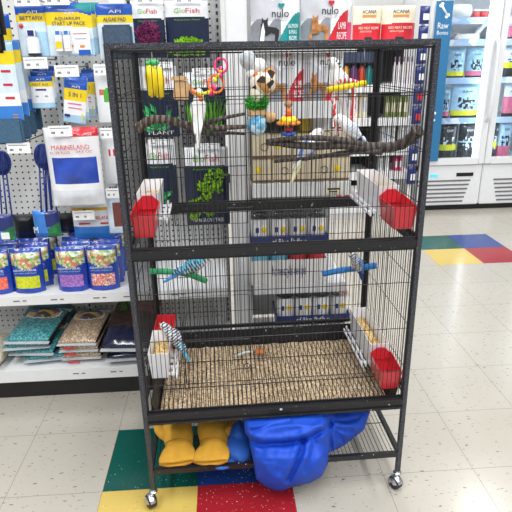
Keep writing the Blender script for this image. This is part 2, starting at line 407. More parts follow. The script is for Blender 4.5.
def starter(Y, k, label):
    r = rect(47+k*4, 5-k*1.2, 93+k*4, 56-k*1.2, Y)
    def p(s, t):
        if t > .86 and s > .62+(.98-t)*2.2: return 7
        if t > .86 - .25*max(0, s-.72): return 1
        if t > .62-.07*s: return 2
        return 0 if s < .4 or t > .35 else 4
    o, w, h = card('starter_pack', label, 'aquarium starter pack', r, Y, .012, API+[TEALP], p, crimp=.03, bot=1, group='aquarium start up packs', nx=40, ny=44)
    if k == 0:
        api_logo(o, w, h, .012, .84, .22)
        text('AQUARIUM', w*.55, h*.075, (-.02*w, -.0085, h*.735), NAVY2, o); text('START UP PACK', w*.72, h*.075, (.0, -.0085, h*.645), NAVY2, o)
        MB().box((.06*w, -.008, h*.29), (w*.74, .004, h*.5), 0, bev=.001).box((.22*w, -.0105, h*.44), (w*.3, .001, h*.012), 1).box((.22*w, -.0105, h*.34), (w*.25, .001, h*.01), 2).box((.0*w, -.0105, h*.2), (w*.1, .001, h*.05), 3).box((.24*w, -.0105, h*.19), (w*.1, .001, h*.05), 3).box((.28*w, -.0105, h*.07), (w*.26, .001, h*.1), 4).build('info_panel', [PAPER, REDP, GREYP, ORNGP, BLUEP], o)
        for sx in (-.24, -.06):
            MB().box((sx*w, -.017, h*.25), (w*.15, .02, h*.34), 0, bev=.003).box((sx*w, -.0275, h*.22), (w*.13, .001, h*.14), 2).box((sx*w, -.017, h*.46), (w*.13, .018, h*.11), 1, bev=.003).build('bottle', [PAPER, MIDB, YELP if sx < -.1 else PAPER], o)
for k, lb in ((2, 'rearmost start up pack, its teal corner showing furthest right'), (1, 'middle start up pack showing a teal corner behind the front one'), (0, 'front AQUARIUM START UP PACK card with two blue-capped white bottles')): starter(2.05+k*.03, k, lb)
# C algae pad
o, w, h = card('algae_pad', 'ALGAE PAD bag with a dark grey sponge just above the cage corner', 'aquarium sponge', rect(98, 4, 134, 60, 2.06), 2.06, .01, API, api_paint(.79, .66), crimp=.02, bot=1, group='algae pad bags')
api_logo(o, w, h, .01, .87); text('ALGAE PAD', w*.62, h*.07, (0, -.0085, h*.73), NAVY2, o)
MB().box((.06*w, -.018, h*.32), (w*.8, .03, h*.62), bev=.006).build('sponge', DSPONGE, o)
# D big sponge bags at far left
for k in range(4):
    def p(s, t):
        if t > .9: return 5 if k else 4
        if t > .72: return 2
        return 0 if t > .36 else (3 if t > .2 else 5)
    r = rect(-18+k*8.2, 42-k*.8, 18+k*6.2, 121-k*4, 2.0+k*.05)
    o, w, h = card('filter_sponge_bag', ['nearest pale blue filter bag, large dark sponge pad at its foot, left edge of photo', 'second filter bag with slate sponge, just behind the nearest', 'third filter bag with slate sponge, second from the pegboard', 'rearmost filter bag with slate sponge, closest to the pegboard'][k], 'aquarium filter pad', r, 2.0+k*.05, .008, API, p, crimp=.02, bot=1, group='filter sponge bags at the left edge')
    MB().box((.02*w if k == 0 else 0, -.004, -h*.14), (w*(.86 if k == 0 else .9), .03, h*.34), bev=.006).build('sponge', SPONGE, o)
    if k == 0:
        q = MB()
        for i, zz in enumerate((.64, .47, .3)): q.box((.22*w, -.0055, h*zz), (w*.26, .001, h*.03), 0)
        q.box((.3*w, -.0055, h*.08), (w*.16, .001, h*.01), 1).box((.3*w, -.0055, h*.04), (w*.16, .001, h*.01), 1)
        q.build('red_print_marks', [REDP, ORNGP], o)
# E top left corner pieces
o, w, h = card('fish_food_card', 'blue and yellow card behind a black clip at the top left corner', 'aquarium remedy', rect(-14, 14, 11, 43, 2.1), 2.1, .008, API, api_paint(.5, .08), crimp=.02, bot=1)
tag(MB().box((0, 0, .05), (.05, .03, .13), bev=.012).box((0, -.004, -.03), (.03, .02, .06), bev=.008).build('aquarium_clip', BLACK, at=at(-1, 34, 2.0)), 'black plastic clip hanging in front of the top left card', 'clip')
# F boxes
for k, lb in ((2, 'rear test kit box, only its blue right edge showing'), (1, 'second test kit box, blue top showing above the front box'), (0, 'front white and blue test kit box with yellow band, hanging below BETTAFIX')):
    def p(s, t): return 1 if t > .82 else 2 if t > .66 else (3 if t > .16 else 4)
    o, w, h = card('test_kit_box', lb, 'aquarium test kit', rect(30.5+k*1.8, 76-k*5, 54+k*1.8, 108-k*5, 2.08+k*.03), 2.08+k*.03, .022, API, p, crimp=.005, bot=1, group='test kit boxes')
    api_logo(o, w, h, .024, .9, .38)
    if k == 0:
        MB().box((0, -.0125, h*.58), (w*.45, .001, h*.05), 0).box((-.2*w, -.0125, h*.38), (w*.12, .001, h*.04), 1).box((.2*w, -.0125, h*.38), (w*.12, .001, h*.04), 1).build('print_marks', [NAVY2, GREYP], o)
        text('TEST KIT', w*.7, h*.07, (0, -.0128, h*.74), NAVY2, o)
# G 5 in 1
for k, lb in ((3, 'fourth 5 IN 1 test strip pack, rearmost and furthest right'), (2, 'third 5 IN 1 test strip pack behind the front ones'), (1, 'second 5 IN 1 test strip pack, just right of the tilted front one'), (0, 'front tilted blue and yellow 5 IN 1 test strip pack')):
    def p(s, t):
        if t > .80: return 1
        if t > .52: return 2
        return 3 if t > .2 else 4
    o, w, h = card('test_strip_pack', lb, 'aquarium test strips', rect(60.5+k*8-(3 if k else 0), 80-k*3.5, 83+k*7-(3 if k else 0), 123-k*3, 2.03+k*.04), 2.03+k*.04, .012, API, p, crimp=.03, group='5 in 1 test strip packs', tilt=.16 if k == 0 else .05)
    api_logo(o, w, h, .014, .86, .36)
    text('5 IN 1', w*.55, h*.1, (0, -.0085, h*.67), NAVY2, o)
    MB().box((.0, -.0085, h*.46), (w*.6, .001, h*.02), 0).box((.03*w, -.0085, h*.36), (w*.6, .001, h*.015), 0).box((-.3*w, -.0085, h*.17), (w*.24, .001, h*.06), 1).box((.36*w, -.0085, h*.16), (w*.05, .001, h*.2), 2).build('print_marks', [PINKP, NAVY2, YELP], o)
# H plant packet
def hp(s, t):
    if .42 < t < .62+.1*s and s > .45: return 1
    if t > .56 and s > .2 and t < .68: return 2
    return 0
card('plant_packet', 'white packet with green leaf picture beside the cage post', 'plant food packet', rect(96.5, 72, 113, 123, 2.08), 2.08, .01, [PAPER, GRNP, mat('coral_print', (214, 110, 86), .4)], hp)
card('white_packet', 'plain white packet with red lettering below the leaf packet, beside the post', 'aquarium packet', rect(104, 137, 122, 184, 2.08), 2.08, .012, [PAPER, REDP], lambda s, t: 1 if .62 < t < .74 and (int(s*9) % 2) and s > .2 else 0)
card('chew_packet', 'clear packet with a brown bar hanging low beside the cage post', 'pet treat', rect(108, 197, 124, 233, 2.05), 2.05, .014, [LSKY, mat('brown_print', (120, 66, 60), .5)], lambda s, t: 1 if .2 < t < .85 and .35 < s < .95 else 0)
# I marineland bag
def mp_(s, t):
    if t > .885 and s > .5: return 1
    if t > .88 and s < .5: return 1 if t < .9 else 0
    if .30 < t < .64 and .09 < s < .93:
        return 2
    return 3 if t < .22 else 0
o, w, h = card('filter_media_bag', 'big white bag with red print and a wide blue window, mid pegboard', 'aquarium filter media', rect(48.5, 127, 102, 206, 2.02), 2.02, .05, [PAPER, REDP, mat('blue_media', (44, 76, 176), .25, var=.25, scale=14, coat=.6), mat('clear_white_film', (224, 228, 234), .15, var=.05, coat=.6)], mp_, crimp=.03, bot=.2, wob=.006)
text('MARINELAND', w*.7, h*.055, (.0, -.0335, h*.77), REDP, o); text('FILTER FLOSS', w*.36, h*.03, (-.2*w, -.0335, h*.705), REDP, o); text('24.5 OZ', w*.3, h*.03, (.24*w, -.033, h*.715), REDP, o)
text('LARGE', w*.24, h*.03, (.28*w, -.0185, h*.918), PAPER, o)
# M lower marineland
def mp2(s, t): return 2 if t < .34 else 1 if .74 < t < .84 else 0
o, w, h = card('filter_media_bag', 'white, yellow and blue media bag tucked under the big white bag', 'aquarium filter media', rect(73, 200, 113, 238, 2.1), 2.1, .03, [PAPER, mat('gold_print', (226, 178, 60), .4), MIDB], mp2, crimp=.03, bot=.4)
text('MARINELAND', w*.62, h*.09, (.14*w, -.018, h*.57), REDP, o)
MB().box((-.2*w, -.0175, h*.42), (w*.28, .001, h*.04)).box((.3*w, -.0175, h*.42), (w*.2, .001, h*.04)).build('print_marks', REDP, o)
# nets
NETM = mat('navy_netting', (26, 44, 104), .8, var=.2, scale=200); NETH = mat('navy_handle', (34, 56, 140), .4)
def net(us, vt, Y, label):
    p = at(us, vt, Y)
    o = thing('fish_net', label, 'fish net', p, group='navy fish nets', rot=(0, 0.16, 0))
    MB().tube([( .03*math.cos(a), 0, -.045+.044*math.sin(a)) for a in [2*PI*k/20 for k in range(20)]], .0035, 6, closed=True).build('hoop', NETH, o)
    q = MB(); n = 12; vs = []
    for i in range(6):
        f = i/5
        for k in range(n): a = 2*PI*k/n; vs.append((.03*math.cos(a)*(1-.6*f), -.018*f+.010*math.sin(3*a)*f, -.045+.044*math.sin(a)*(1-.6*f)-.014*f))
    q.add(vs, [(i*n+k, i*n+(k+1) % n, (i+1)*n+(k+1) % n, (i+1)*n+k) for i in range(5) for k in range(n)]+[tuple(5*n+k for k in range(n))], smooth=True)
    q.build('net_bag', NETM, o)
    rb = MB()
    for k in (-1, 0, 1): rb.tube(spline([(k*.012-.004, -.004, -.004), (k*.016, -.026, -.04), (k*.008, -.022, -.086)]), .0016, 5)
    rb.build('net_cords', NETH, o)
    bands = MB()
    for k in range(3): bands.cyl((-.012+k*.012, .004*k, -.085), (-.004+k*.018, .004*k+.004, -.27), .0032, 8)
    bands.build('handle', NETH, o)
net(2, 151, 2.04, 'navy fish net cut by the left edge of the photo')
net(43, 144, 2.04, 'whole navy fish net left of the big white filter bag')
net(49, 147, 2.1, 'navy fish net tucked behind the whole net, handles only')
# blue plant bags low on the board
for k, (u0, u1_, v0, v1, Y, lb) in enumerate(((-14, 14, 214, 240, 2.0, 'blue plant bag with white barcode edge at the left edge of photo'), (34, 60, 210, 236, 2.05, 'blue plant bag with letter M hanging above the lime pouches'))):
    r = rect(u0, v0, u1_, v1, Y)
    o, w, h = card('plant_bag', lb, 'aquarium plant', r, Y, .03, [MIDB, mat('plant_green_print', (40, 120, 70), .4, var=.3), NAVY2, PAPER], lambda s, t: 1 if s > .55 and t < .3+.5*(s-.5) else 2 if s > .5 and t > .4 else (3 if k == 0 and s > .93 else 0), group='blue plant bags', crimp=.03)
    if k: text('M', w*.16, h*.24, (-.42*w, -.012, h*.28), PAPER, o)
    else: MB().box((.2*w, -.0165, h*.2), (w*.3, .001, h*.26)).build('barcode_panel', PAPER, o)
for (u0, v0, u1_, v1, Y, lb) in ((14, 214, 36, 240, 2.16, 'black bag in the gap between the blue plant bags'), (57, 213, 76, 232, 2.18, 'black bag left of the lower white media bag')):
    card('carbon_bag', lb, 'aquarium carbon bag', rect(u0, v0, u1_, v1, Y), Y, .05, [BLACK, NAVY], lambda s, t: 1 if t < .4 else 0, group='black carbon bags')
# hooks (scanner tags)
HK = [(27, 0, 2.03, 'hook with price tag above BETTAFIX'), (57, -1, 2.03, 'hook with price tag above the start up packs'), (36, 63, 2.04, 'hook with price tag above the front test kit box'),
      (67, 71, 1.99, 'hook with price tag above the tilted test strip pack'), (101, 70, 2.04, 'hook with price tag above the leaf packet'), (19, 148, 1.99, 'hook with price tag left of the whole fish net'),
      (60.5, 131, 1.985, 'hook with price tag on the big white filter bag'), (107, 133, 2.04, 'hook with price tag above the red lettered packet'), (113, 193, 2.02, 'hook with price tag above the brown bar packet'),
      (84, 215, 2.05, 'hook with price tag over the lower white media bag'), (116, -3, 2.03, 'hook with price tag above the ALGAE PAD bag')]
for u, v, Y, lb in HK: hook(u, v, Y, lb, w=.082 if u < 90 else .05, h=.038)

# ------------------------------------------------------------------ plant bags behind the cage
def leaf(mb, p, d, ln, wd, mi=0):
    d = d.normalized(); s = d.cross(Vector((0, 1, 0))).normalized()
    a = p; b = p+d*ln
    mb.add([a, p+d*ln*.45+s*wd+Vector((0, -.004, 0)), b+Vector((0, .004, 0)), p+d*ln*.45-s*wd+Vector((0, -.002, 0)), p+d*ln*.45+Vector((0, .004, 0))], [(0, 1, 4), (1, 2, 4), (2, 3, 4), (3, 0, 4)], mi)
GLOG = mat('lime_lettering', (120, 184, 60), .4); GLOR = mat('red_lettering', (206, 60, 70), .4)
def glo(u0, v0, u1_, v1, Y, kind, label, head=.27, foot=''):
    x, z, w, h = rect(u0, v0, u1_, v1, Y)
    def p(s, t): return 1 if t > 1-head-.02*(s > .93) else 0
    o = thing('aquarium_plant_bag', label, 'artificial plant', (x, Y, z), group='plastic aquarium plants on the pegboard')
    MB().bag(w, h, .03, 24, 40, p, .03, .6).build('package', [NAVY, PAPER], o)
    text('Glo', w*.26, h*.085, (-.16*w, -.0172, h*(1-head*.6)), GLOG, o); text('Fish', w*.32, h*.085, (.14*w, -.0172, h*(1-head*.6)), GLOR, o)
    text('Aquarium Plant', w*.6, h*.03, (0, -.0175, h*(1-head-.05)), GLOG, o)
    q = MB(); rnd = random.Random(int(u0*7+v0))
    if kind == 'bush':
        for _ in range(260):
            a = rnd.uniform(0, 2*PI); r_ = rnd.random()**.5
            leaf(q, Vector((r_*.36*w*math.cos(a)*.9, -.022-rnd.random()*.012, h*.40+r_*.2*h*math.sin(a))), Vector((rnd.uniform(-1, 1), 0, rnd.uniform(-1, 1))), .018, .0035)
        m = mat('magenta_plant', (150, 70, 120), .5, var=.3)
    elif kind == 'lime':
        for _ in range(260):
            a = rnd.uniform(.1, PI-.1); r_ = rnd.random()**.5
            leaf(q, Vector((r_*.42*w*math.cos(a), -.02-rnd.random()*.014, h*.06+r_*.30*h*math.sin(a))), Vector((rnd.uniform(-1, 1), 0, rnd.uniform(-.4, 1))), .014, .005)
        m = mat('lime_plant', (140, 196, 40), .5, var=.2)
    elif kind == 'broad':
        for a in (.5, 1.0, 1.5, 2.0, 2.6, 3.0, .2): leaf(q, Vector((-.02, -.02, h*.12)), Vector((math.cos(a), 0, math.sin(a))), .062, .013)
        for k in range(6): leaf(q, Vector((rnd.uniform(-.3, .3)*w, -.022, h*rnd.uniform(.2, .4))), Vector((rnd.uniform(-1, 1), 0, .5)), .045, .011)
        m = mat('emerald_plant', (30, 150, 80), .45, var=.15)
    elif kind == 'grass':
        for k in range(46): leaf(q, Vector((rnd.uniform(-.42, .42)*w, -.018-rnd.random()*.01, h*.04)), Vector((rnd.uniform(-.35, .35), 0, 1)), h*rnd.uniform(.35, .62), .006)
        m = mat('leaf_green_plant', (100, 168, 50), .5, var=.25)
    else:   # ball tree on a trunk: clusters of small round leaves
        for cx_, cz_, rr in ((-.3, .16, .1), (-.12, .22, .1), (.02, .34, .11), (.1, .52, .12), (.3, .56, .1), (-.32, .06, .09), (.02, .1, .08), (.24, .42, .08), (-.1, .42, .07)):
            for _ in range(26):
                a = rnd.uniform(0, 2*PI); r_ = rnd.random()**.5*rr
                leaf(q, Vector((cx_*w+r_*w*math.cos(a)*1.1, -.022-rnd.random()*.016, h*(cz_+.1)+r_*h*math.sin(a)*.8)), Vector((rnd.uniform(-1, 1), 0, rnd.uniform(-1, 1))), .016, .006)
        m = mat('yellow_green_plant', (140, 190, 20), .5, var=.2)
    q.build('plastic_plant', m, o)
    if foot: text(foot, w*.7, h*.05, (.0, -.0165, h*.07), PAPER, o)
    hook((u0+u1_)/2, v0-1, Y-.02, 'hook holding the '+label.split(' plant')[0]+' plant bag', show=True, w=.1, h=.022)
    return o
glo(132.5, 1, 165, 58, 2.16, 'bush', 'magenta bush plant bag at the top, left of the pair above the cage', .30)
glo(166, 1, 209, 58, 2.16, 'lime', 'lime dome plant bag at the top, right of the pair above the cage', .28, 'GRASS')
glo(141, 66, 178, 137, 2.17, 'broad', 'broad emerald leaf plant bag behind the left branch perch', .33, 'PLANT')
glo(185, 72, 226, 133, 2.17, 'grass', 'tall green grass plant bag behind the white bird', .26)
glo(145, 143, 177, 214, 2.17, 'broad', 'emerald leaf plant bag low behind the upper left feeder', .27, 'PLANT')
glo(185, 147, 229, 224, 2.17, 'tree', 'yellow green MANGROVE TREE plant bag, lowest right on the pegboard', .22, 'MANGROVE TREE')
# clear bowl on the lower deck
p = at(203, 335, 2.1)
tag(MB().lathe([(.02, 0), (.06, .003), (.085, .03), (.09, .07), (.08, .11), (.055, .135), (.06, .145), (.057, .146)], (p.x, 2.1, .135), 28).build('fish_bowl', clear('bowl_plastic', op=.03, rough=.1)), 'clear round fish bowl on the bottom deck behind the cage', 'fish bowl')

# ------------------------------------------------------------------ gravel pouches
PHOTO = cells('reef_photo_print', [(150, 190, 110), (214, 196, 150), (120, 170, 80), (206, 130, 100), (186, 206, 204), (90, 140, 80), (236, 224, 190), (190, 120, 96)], 110, .35, coat=.4, bump=0)
POUCHB = mat('blue_pouch', (28, 66, 166), .28, var=.08, coat=.5)
GRAV = {'coral pink': [(240, 110, 90), (250, 130, 108), (226, 92, 76)], 'lime yellow': [(206, 214, 40), (190, 200, 30), (222, 226, 60)], 'lilac': [(160, 110, 190), (180, 132, 206), (140, 92, 170)], 'rainbow': [(226, 80, 90), (240, 200, 60), (80, 120, 200), (240, 230, 220), (236, 140, 160), (230, 120, 60)]}
def pouch_mesh(name, w, h, d):
    def p(s, t):
        if .05 < s < .95 and .60+.05*math.cos(s*6) < t < .93: return 1
        if .1 < s < .9 and .12 < t < .40: return 2
        return 0
    b = MB(); b.bag(w, h, d, 26, 36, p, .05, 1, wob=.003, seed=len(name)); return b
def pouch(kname, x, Y, label, w=.118, h=.172, first=None, rz=0):
    if first: o = copy_tree(first); o.location = (x, Y, .462); o.rotation_euler = (-.06, 0, rz); o['label'] = label; return o
    o = thing('gravel_pouch', label, 'aquarium gravel', (x, Y, .462), rot=(-.06, 0, rz), group='aquarium gravel pouches on the shelf')
    pouch_mesh(kname, w, h, .055).build('pouch', [POUCHB, PHOTO, cells('gravel_'+kname.replace(' ', '_'), GRAV[kname], 260, .5)], o)
    text('AQUARIUM GRAVEL', w*.74, h*.055, (0, -.031, h*.54), PAPER, o); text('NATURAL SUBSTRATE', w*.7, h*.025, (0, -.031, h*.475), SKYP, o)
    return o
rowp = ['front', 'second', 'third', 'rearmost']
for kn, uu in (('coral pink', -5.5), ('lime yellow', 27), ('lilac', 71.5), ('rainbow', 103)):
    x0 = at(uu, 270, 1.965).x; f0 = None
    for k in range(4):
        xx = x0+[0, .012, -.004, .008][k]*(1 if kn != 'rainbow' else .4)
        o = pouch(kn, xx, 1.968+k*.062, '%s blue gravel pouch with %s window, %s in its column' % (rowp[k], kn, 'nearest' if k == 0 else 'place'+' behind the nearest' if k < 3 else 'against the pegboard'), first=f0, rz=random.uniform(-.06, .06))
        o['label'] = ['blue gravel pouch with %s window, front of its column', 'blue gravel pouch directly behind the front %s one', 'third blue pouch back in the %s gravel column', 'last blue pouch in the %s gravel column, against the pegboard'][k] % kn
        f0 = f0 or o
# ------------------------------------------------------------------ gravel bags on the deck
def lying_bag(name, label, cat, x, y, z, w, l, th, m, group, rz=0, art=None, tilt=0, seam=None):
    o = thing(name, label, cat, (x, y, z), rot=(tilt, 0, rz), group=group)
    q = MB(); n, k = 26, 34; vs = []
    for side in (1, -1):
        for j in range(k+1):
            t = j/k*2-1
            for i in range(n+1):
                s = i/n*2-1
                e = (max(0, 1-abs(s)**3.2)*max(0, 1-abs(t)**3.6))**.72
                zz = side*th/2*e+(side*.0065*noise.noise(Vector((s*3+x*9, t*3, z*31)))*e)+th/2
                vs.append((s*w/2*(1-.03*abs(t)**4), t*l/2, max(.001, zz)))
    W = n+1; off = W*(k+1)
    fs = []
    for j in range(k):
        for i in range(n):
            a = j*W+i; fs.append((a, a+1, a+W+1, a+W)); fs.append((off+a+1, off+a, off+a+W, off+a+W+1))
    vv = q.add(vs, fs, 0, True)
    for f in q.bm.faces:
        c = f.calc_center_median(); s, t = c.x/(w/2), c.y/(l/2)
        if art: f.material_index = art(s, t)
    bmesh.ops.remove_doubles(q.bm, verts=q.bm.verts, dist=.0004)
    q.build('sack', m, o)
    for sy in (-1, 1): MB().box((0, sy*(l/2+.006), th*.4), (w*.96, .018, .003)).build('seam', seam or mat('clear_seam', (196, 200, 204), .2, var=.06, coat=.6), o)
    return o
TEALG = cells('teal_gravel', [(44, 122, 132), (58, 142, 150), (80, 160, 166), (36, 102, 114), (110, 178, 182)], 210, .35, coat=.5)
TANG = cells('tan_gravel', [(176, 150, 122), (200, 178, 150), (150, 124, 100), (216, 200, 178), (166, 140, 116)], 210, .35, coat=.5)
SHELLP = cells('shell_print', [(216, 176, 90), (230, 196, 120), (110, 90, 150), (180, 140, 70), (80, 70, 60)], 36, .4, coat=.4, bump=0)
def sack_art(s, t):
    if t > .78: return 3
    if (s/.72)**2+((t-.42)/.36)**2 < 1: return 1 if t < .56 else 2
    if (s/.8)**2+((t-.42)/.42)**2 < 1: return 4
    return 5 if abs(s) > .93 and s > 0 else 0
YD = 2.09
tz = .134
for k in range(4):
    o = lying_bag('gravel_sack', ['teal gravel sack at the bottom of its stack', 'teal gravel sack second from the bottom of its stack', 'teal gravel sack third from the bottom of its stack', 'teal gravel sack on top of its stack, shell picture showing'][k], 'aquarium gravel', -.785-[-.03, .0, .035, .01][k], YD+.015-.004*k, tz, .19, .275, .056, [TEALG, SHELLP, DARKP, SILVERP, PAPER, BLACK], 'teal gravel sacks', rz=[.12, -.1, .06, -.08][k], art=sack_art, tilt=0 if k < 3 else .03)
    if k == 3: text('AQUARIUM GRAVEL', .16, .026, (0, .104, .0535), NAVY2, o, rot=(0, 0, 0))
    tz += .031
tz = .134
for k in range(3):
    o = lying_bag('gravel_sack', ['tan gravel sack at the bottom of its stack', 'middle tan gravel sack of its stack', 'tan gravel sack on top of its stack, shell picture showing'][k], 'aquarium gravel', -.605, YD+.01, tz, .165, .27, .058, [TANG, SHELLP, DARKP, SILVERP, PAPER, BLACK], 'tan gravel sacks', rz=[.03, -.03, -.06][k], art=sack_art, tilt=0 if k < 2 else .04)
    MB().box((-.03, -.157, .016), (.045, .003, .007), 0).build('seam_print', REDP, o)
    if k == 2: text('AQUARIUM GRAVEL', .14, .026, (0, .10, .0555), NAVY2, o, rot=(0, 0, 0))
    tz += .035
lying_bag('gravel_sack', 'pale sand sack cut by the left edge of the photo', 'aquarium gravel', -.985, YD-.05, .134, .15, .22, .085, [mat('pale_sand', (206, 196, 176), .5, var=.1, scale=80)], None)
lying_bag('teal_upright', 'teal sack standing at the back behind the teal stack', 'aquarium gravel', -.80, 2.235, .134, .22, .09, .17, [mat('dark_teal_sack', (40, 96, 104), .35, var=.2, coat=.5)], None, tilt=0).name = 'gravel_sack'
SOIL = [mat('soil_photo', (62, 44, 36), .6, var=.3, scale=60), mat('navy_sack', (18, 26, 58), .2, var=.15, coat=.7), mat('aquarium_leaf', (66, 140, 60), .5, var=.3), mat('tomato_red', (206, 64, 56), .4)]
def soil_art(s, t):
    if t < -.35: return 1
    if t > .3 and -.6 < s+.5*(t-.3) < .1 and (int(s*14+t*9) % 2): return 2
    if abs(t-.35) < .1 and s > .1: return 3
    if abs(t-.6) < .1 and s > 0.15: return 3
    return 0
for k in range(2): lying_bag('soil_sack', ['navy soil sack underneath at the right end of the deck', 'navy soil sack with plant picture lying on top, right end of deck'][k], 'aquarium soil', -.405, YD, .134+k*.078, .2, .32, .07, SOIL, 'navy soil sacks', rz=[.05, -.08][k], art=soil_art, tilt=.0 if k == 0 else .20)

# ------------------------------------------------------------------ centre unit stock
CANW = mat('can_label_white', (230, 230, 230), .35, var=.02, coat=.3)
FOILD = mat('dark_can_lid', (60, 60, 64), .25, .6, var=.1); WRAP = clear('shrink_wrap', (235, 235, 238), .08, .08)
def can_tray(x, Y, z, label, nx_, band, brd, txt, th=.035, labels=None, r=.0365, hc=.105, wrap=True):
    o = thing('can_tray', label, 'canned food', (x, Y, z), group='trays of canned pet food')
    w = nx_*r*2+.006; D_ = 2*r*2+.006
    tr = MB().box((0, D_/2, .002), (w, D_, .004)).box((0, 0, th/2), (w, .003, th)).box((0, D_, th/2), (w, .003, th)).box((-w/2, D_/2, th/2), (.003, D_, th)).box((w/2, D_/2, th/2), (.003, D_, th))
    tr.build('tray', brd, o)
    if txt: text(txt, w*.45, th*.55, (0, -.0022, th*.5), PAPER if brd != CARDW else NAVY2, o)
    for j in range(2):
        for i in range(nx_):
            cn = MB().lathe([(r*.94, 0), (r*.99, .003), (r*.99, hc-.003), (r*.95, hc), (r*.88, hc-.004), (r*.3, hc-.004)], n=18, mi=lambda k: 1 if k > 2 else 0)
            lm = (labels[i % len(labels)] if labels else CANW)
            c = cn.build('can', [lm, FOILD], o, at=(-w/2+r+.003+i*2*r, r+.003+j*2*r, .004))
            if j == 0 and band:
                MB().ell((.012, -r-.0003, hc*.62), (.011, .0015, .011), 12).box((-.012, -r*.94, hc*.6), (.016, .002, .02), 1).build('badge', [YELP, NAVY2], c)
    if wrap:
        MB().box((0, D_/2, hc+.006), (w+.002, D_+.002, .002)).build('shrink_wrap', WRAP, o)
        q = MB()
        for i in range(nx_):
            for k in range(3): q.tube([(-w/2+r+.003+i*2*r+r*.8*math.cos(a+k), r+.01*k+.02*math.sin(a+k), hc+.004+.006*k) for a in [PI*j/7 for j in range(8)]], .0012, 5)
        q.build('wrap_folds', clear('wrap_crease', (250, 250, 250), .35, .1), o)
    return o
CARDW = mat('white_carton', (226, 224, 222), .6, var=.03)
REDL = mat('red_can_label', (186, 40, 56), .35); BLUL = mat('blue_can_label', (96, 168, 196), .35)
xA = (at(252, 240, 1.95).x+at(326, 240, 1.95).x)/2
can_tray(xA, 1.94, .460, 'white tray of red and blue cans under the navy tray on the middle shelf', 4, False, CARDW, 'homestyle recipe', th=.10, labels=[BLUL, BLUL, REDL, REDL], hc=.150, wrap=False)
can_tray(xA, 1.94, .615, 'navy tray of white cans on top of the white tray, behind the mid rail', 4, True, NAVY2, 'of Blue Buffalo', th=.042)
xB = (at(275, 312, 1.93).x+at(351, 312, 1.93).x)/2
can_tray(xB, 1.93, .287, 'lower navy tray of white cans, behind the blue perch', 4, True, NAVY2, 'of Blue Buffalo', th=.034)
can_tray(xB, 1.93, .1342, 'bottom navy tray of white cans standing on the deck, under another tray', 4, True, NAVY2, '', th=.042, hc=.140)
# beige cartons on the shelf
BEI = [mat('beige_carton', (206, 192, 164), .6, var=.05), mat('brown_band', (108, 84, 62), .6), YELP, PAPER]
bw = [.074, .072, .076, .073, .07]
CO_ = ['leftmost', 'second from left', 'middle', 'second from right', 'rightmost']
RO_ = ['bottom', 'upper']
for j in range(2):
    x = .112
    for i in range(5):
        wz, hz = bw[(i+j) % 5], .088
        o = thing('treat_carton', 'beige carton, %s in the %s row behind the right branch' % (CO_[i], RO_[j]), 'pet food box', (x+wz/2, 1.96, .861+j*.0885), group='beige cartons on the shelf')
        MB().box((0, .07, hz/2), (wz-.002, .14, hz-.001), bev=.002).box((0, -.0006, hz*.08), (wz*.94, .001, hz*.09), 1).build('carton', BEI, o)
        if (i+j) % 2 == 0: MB().ell((-.014, -.0008, hz*.55), (.012, .0012, .012), 14).build('yellow_badge', YELP, o)
        else: MB().tube([(.01+.013*math.cos(a), -.001, hz*.5+.013*math.sin(a)) for a in [2*PI*k/16 for k in range(16)]], .0012, 5, closed=True).build('ring_mark', DARKP, o)
        x += wz
# packets above cartons
PK = [(265, 112, 285, 137, DARKP, 'black packet', DARKP), (286, 113, 299, 136, DARKP, 'dark packet with blue stripe', BLUEP), (299, 112, 311, 135, YELP, 'yellow and navy packet', NAVY2), (311, 111, 331, 136, PAPER, 'white packet with orange top', ORNGP)]
for u0, v0, u1_, v1, m, lb, m2 in PK:
    x, z, w, h = rect(u0, v0, u1_, v1, 2.0); o = thing('treat_packet', lb+' lying on the beige cartons', 'pet treat', (x, 2.03, 1.0385), group='packets on top of the cartons')
    MB().bag(w, min(h, .094), .05, 16, 20, lambda s, t: 1 if t > .7 else 0, .05, 1).build('packet', [m, m2], o)
xe = at(338, 178, 1.935)
tag(MB().box((0, 0, 0), (.06, .004, .028), bev=.001).box((0, -.0025, .004), (.045, .001, .006), 1).box((0, -.0025, -.006), (.03, .001, .004), 1).build('shelf_sign', [CREAM, DARKP], at=(.41, 1.928, .835)), 'small cream shelf sign with dark frame at right of the shelf edge', 'sign')

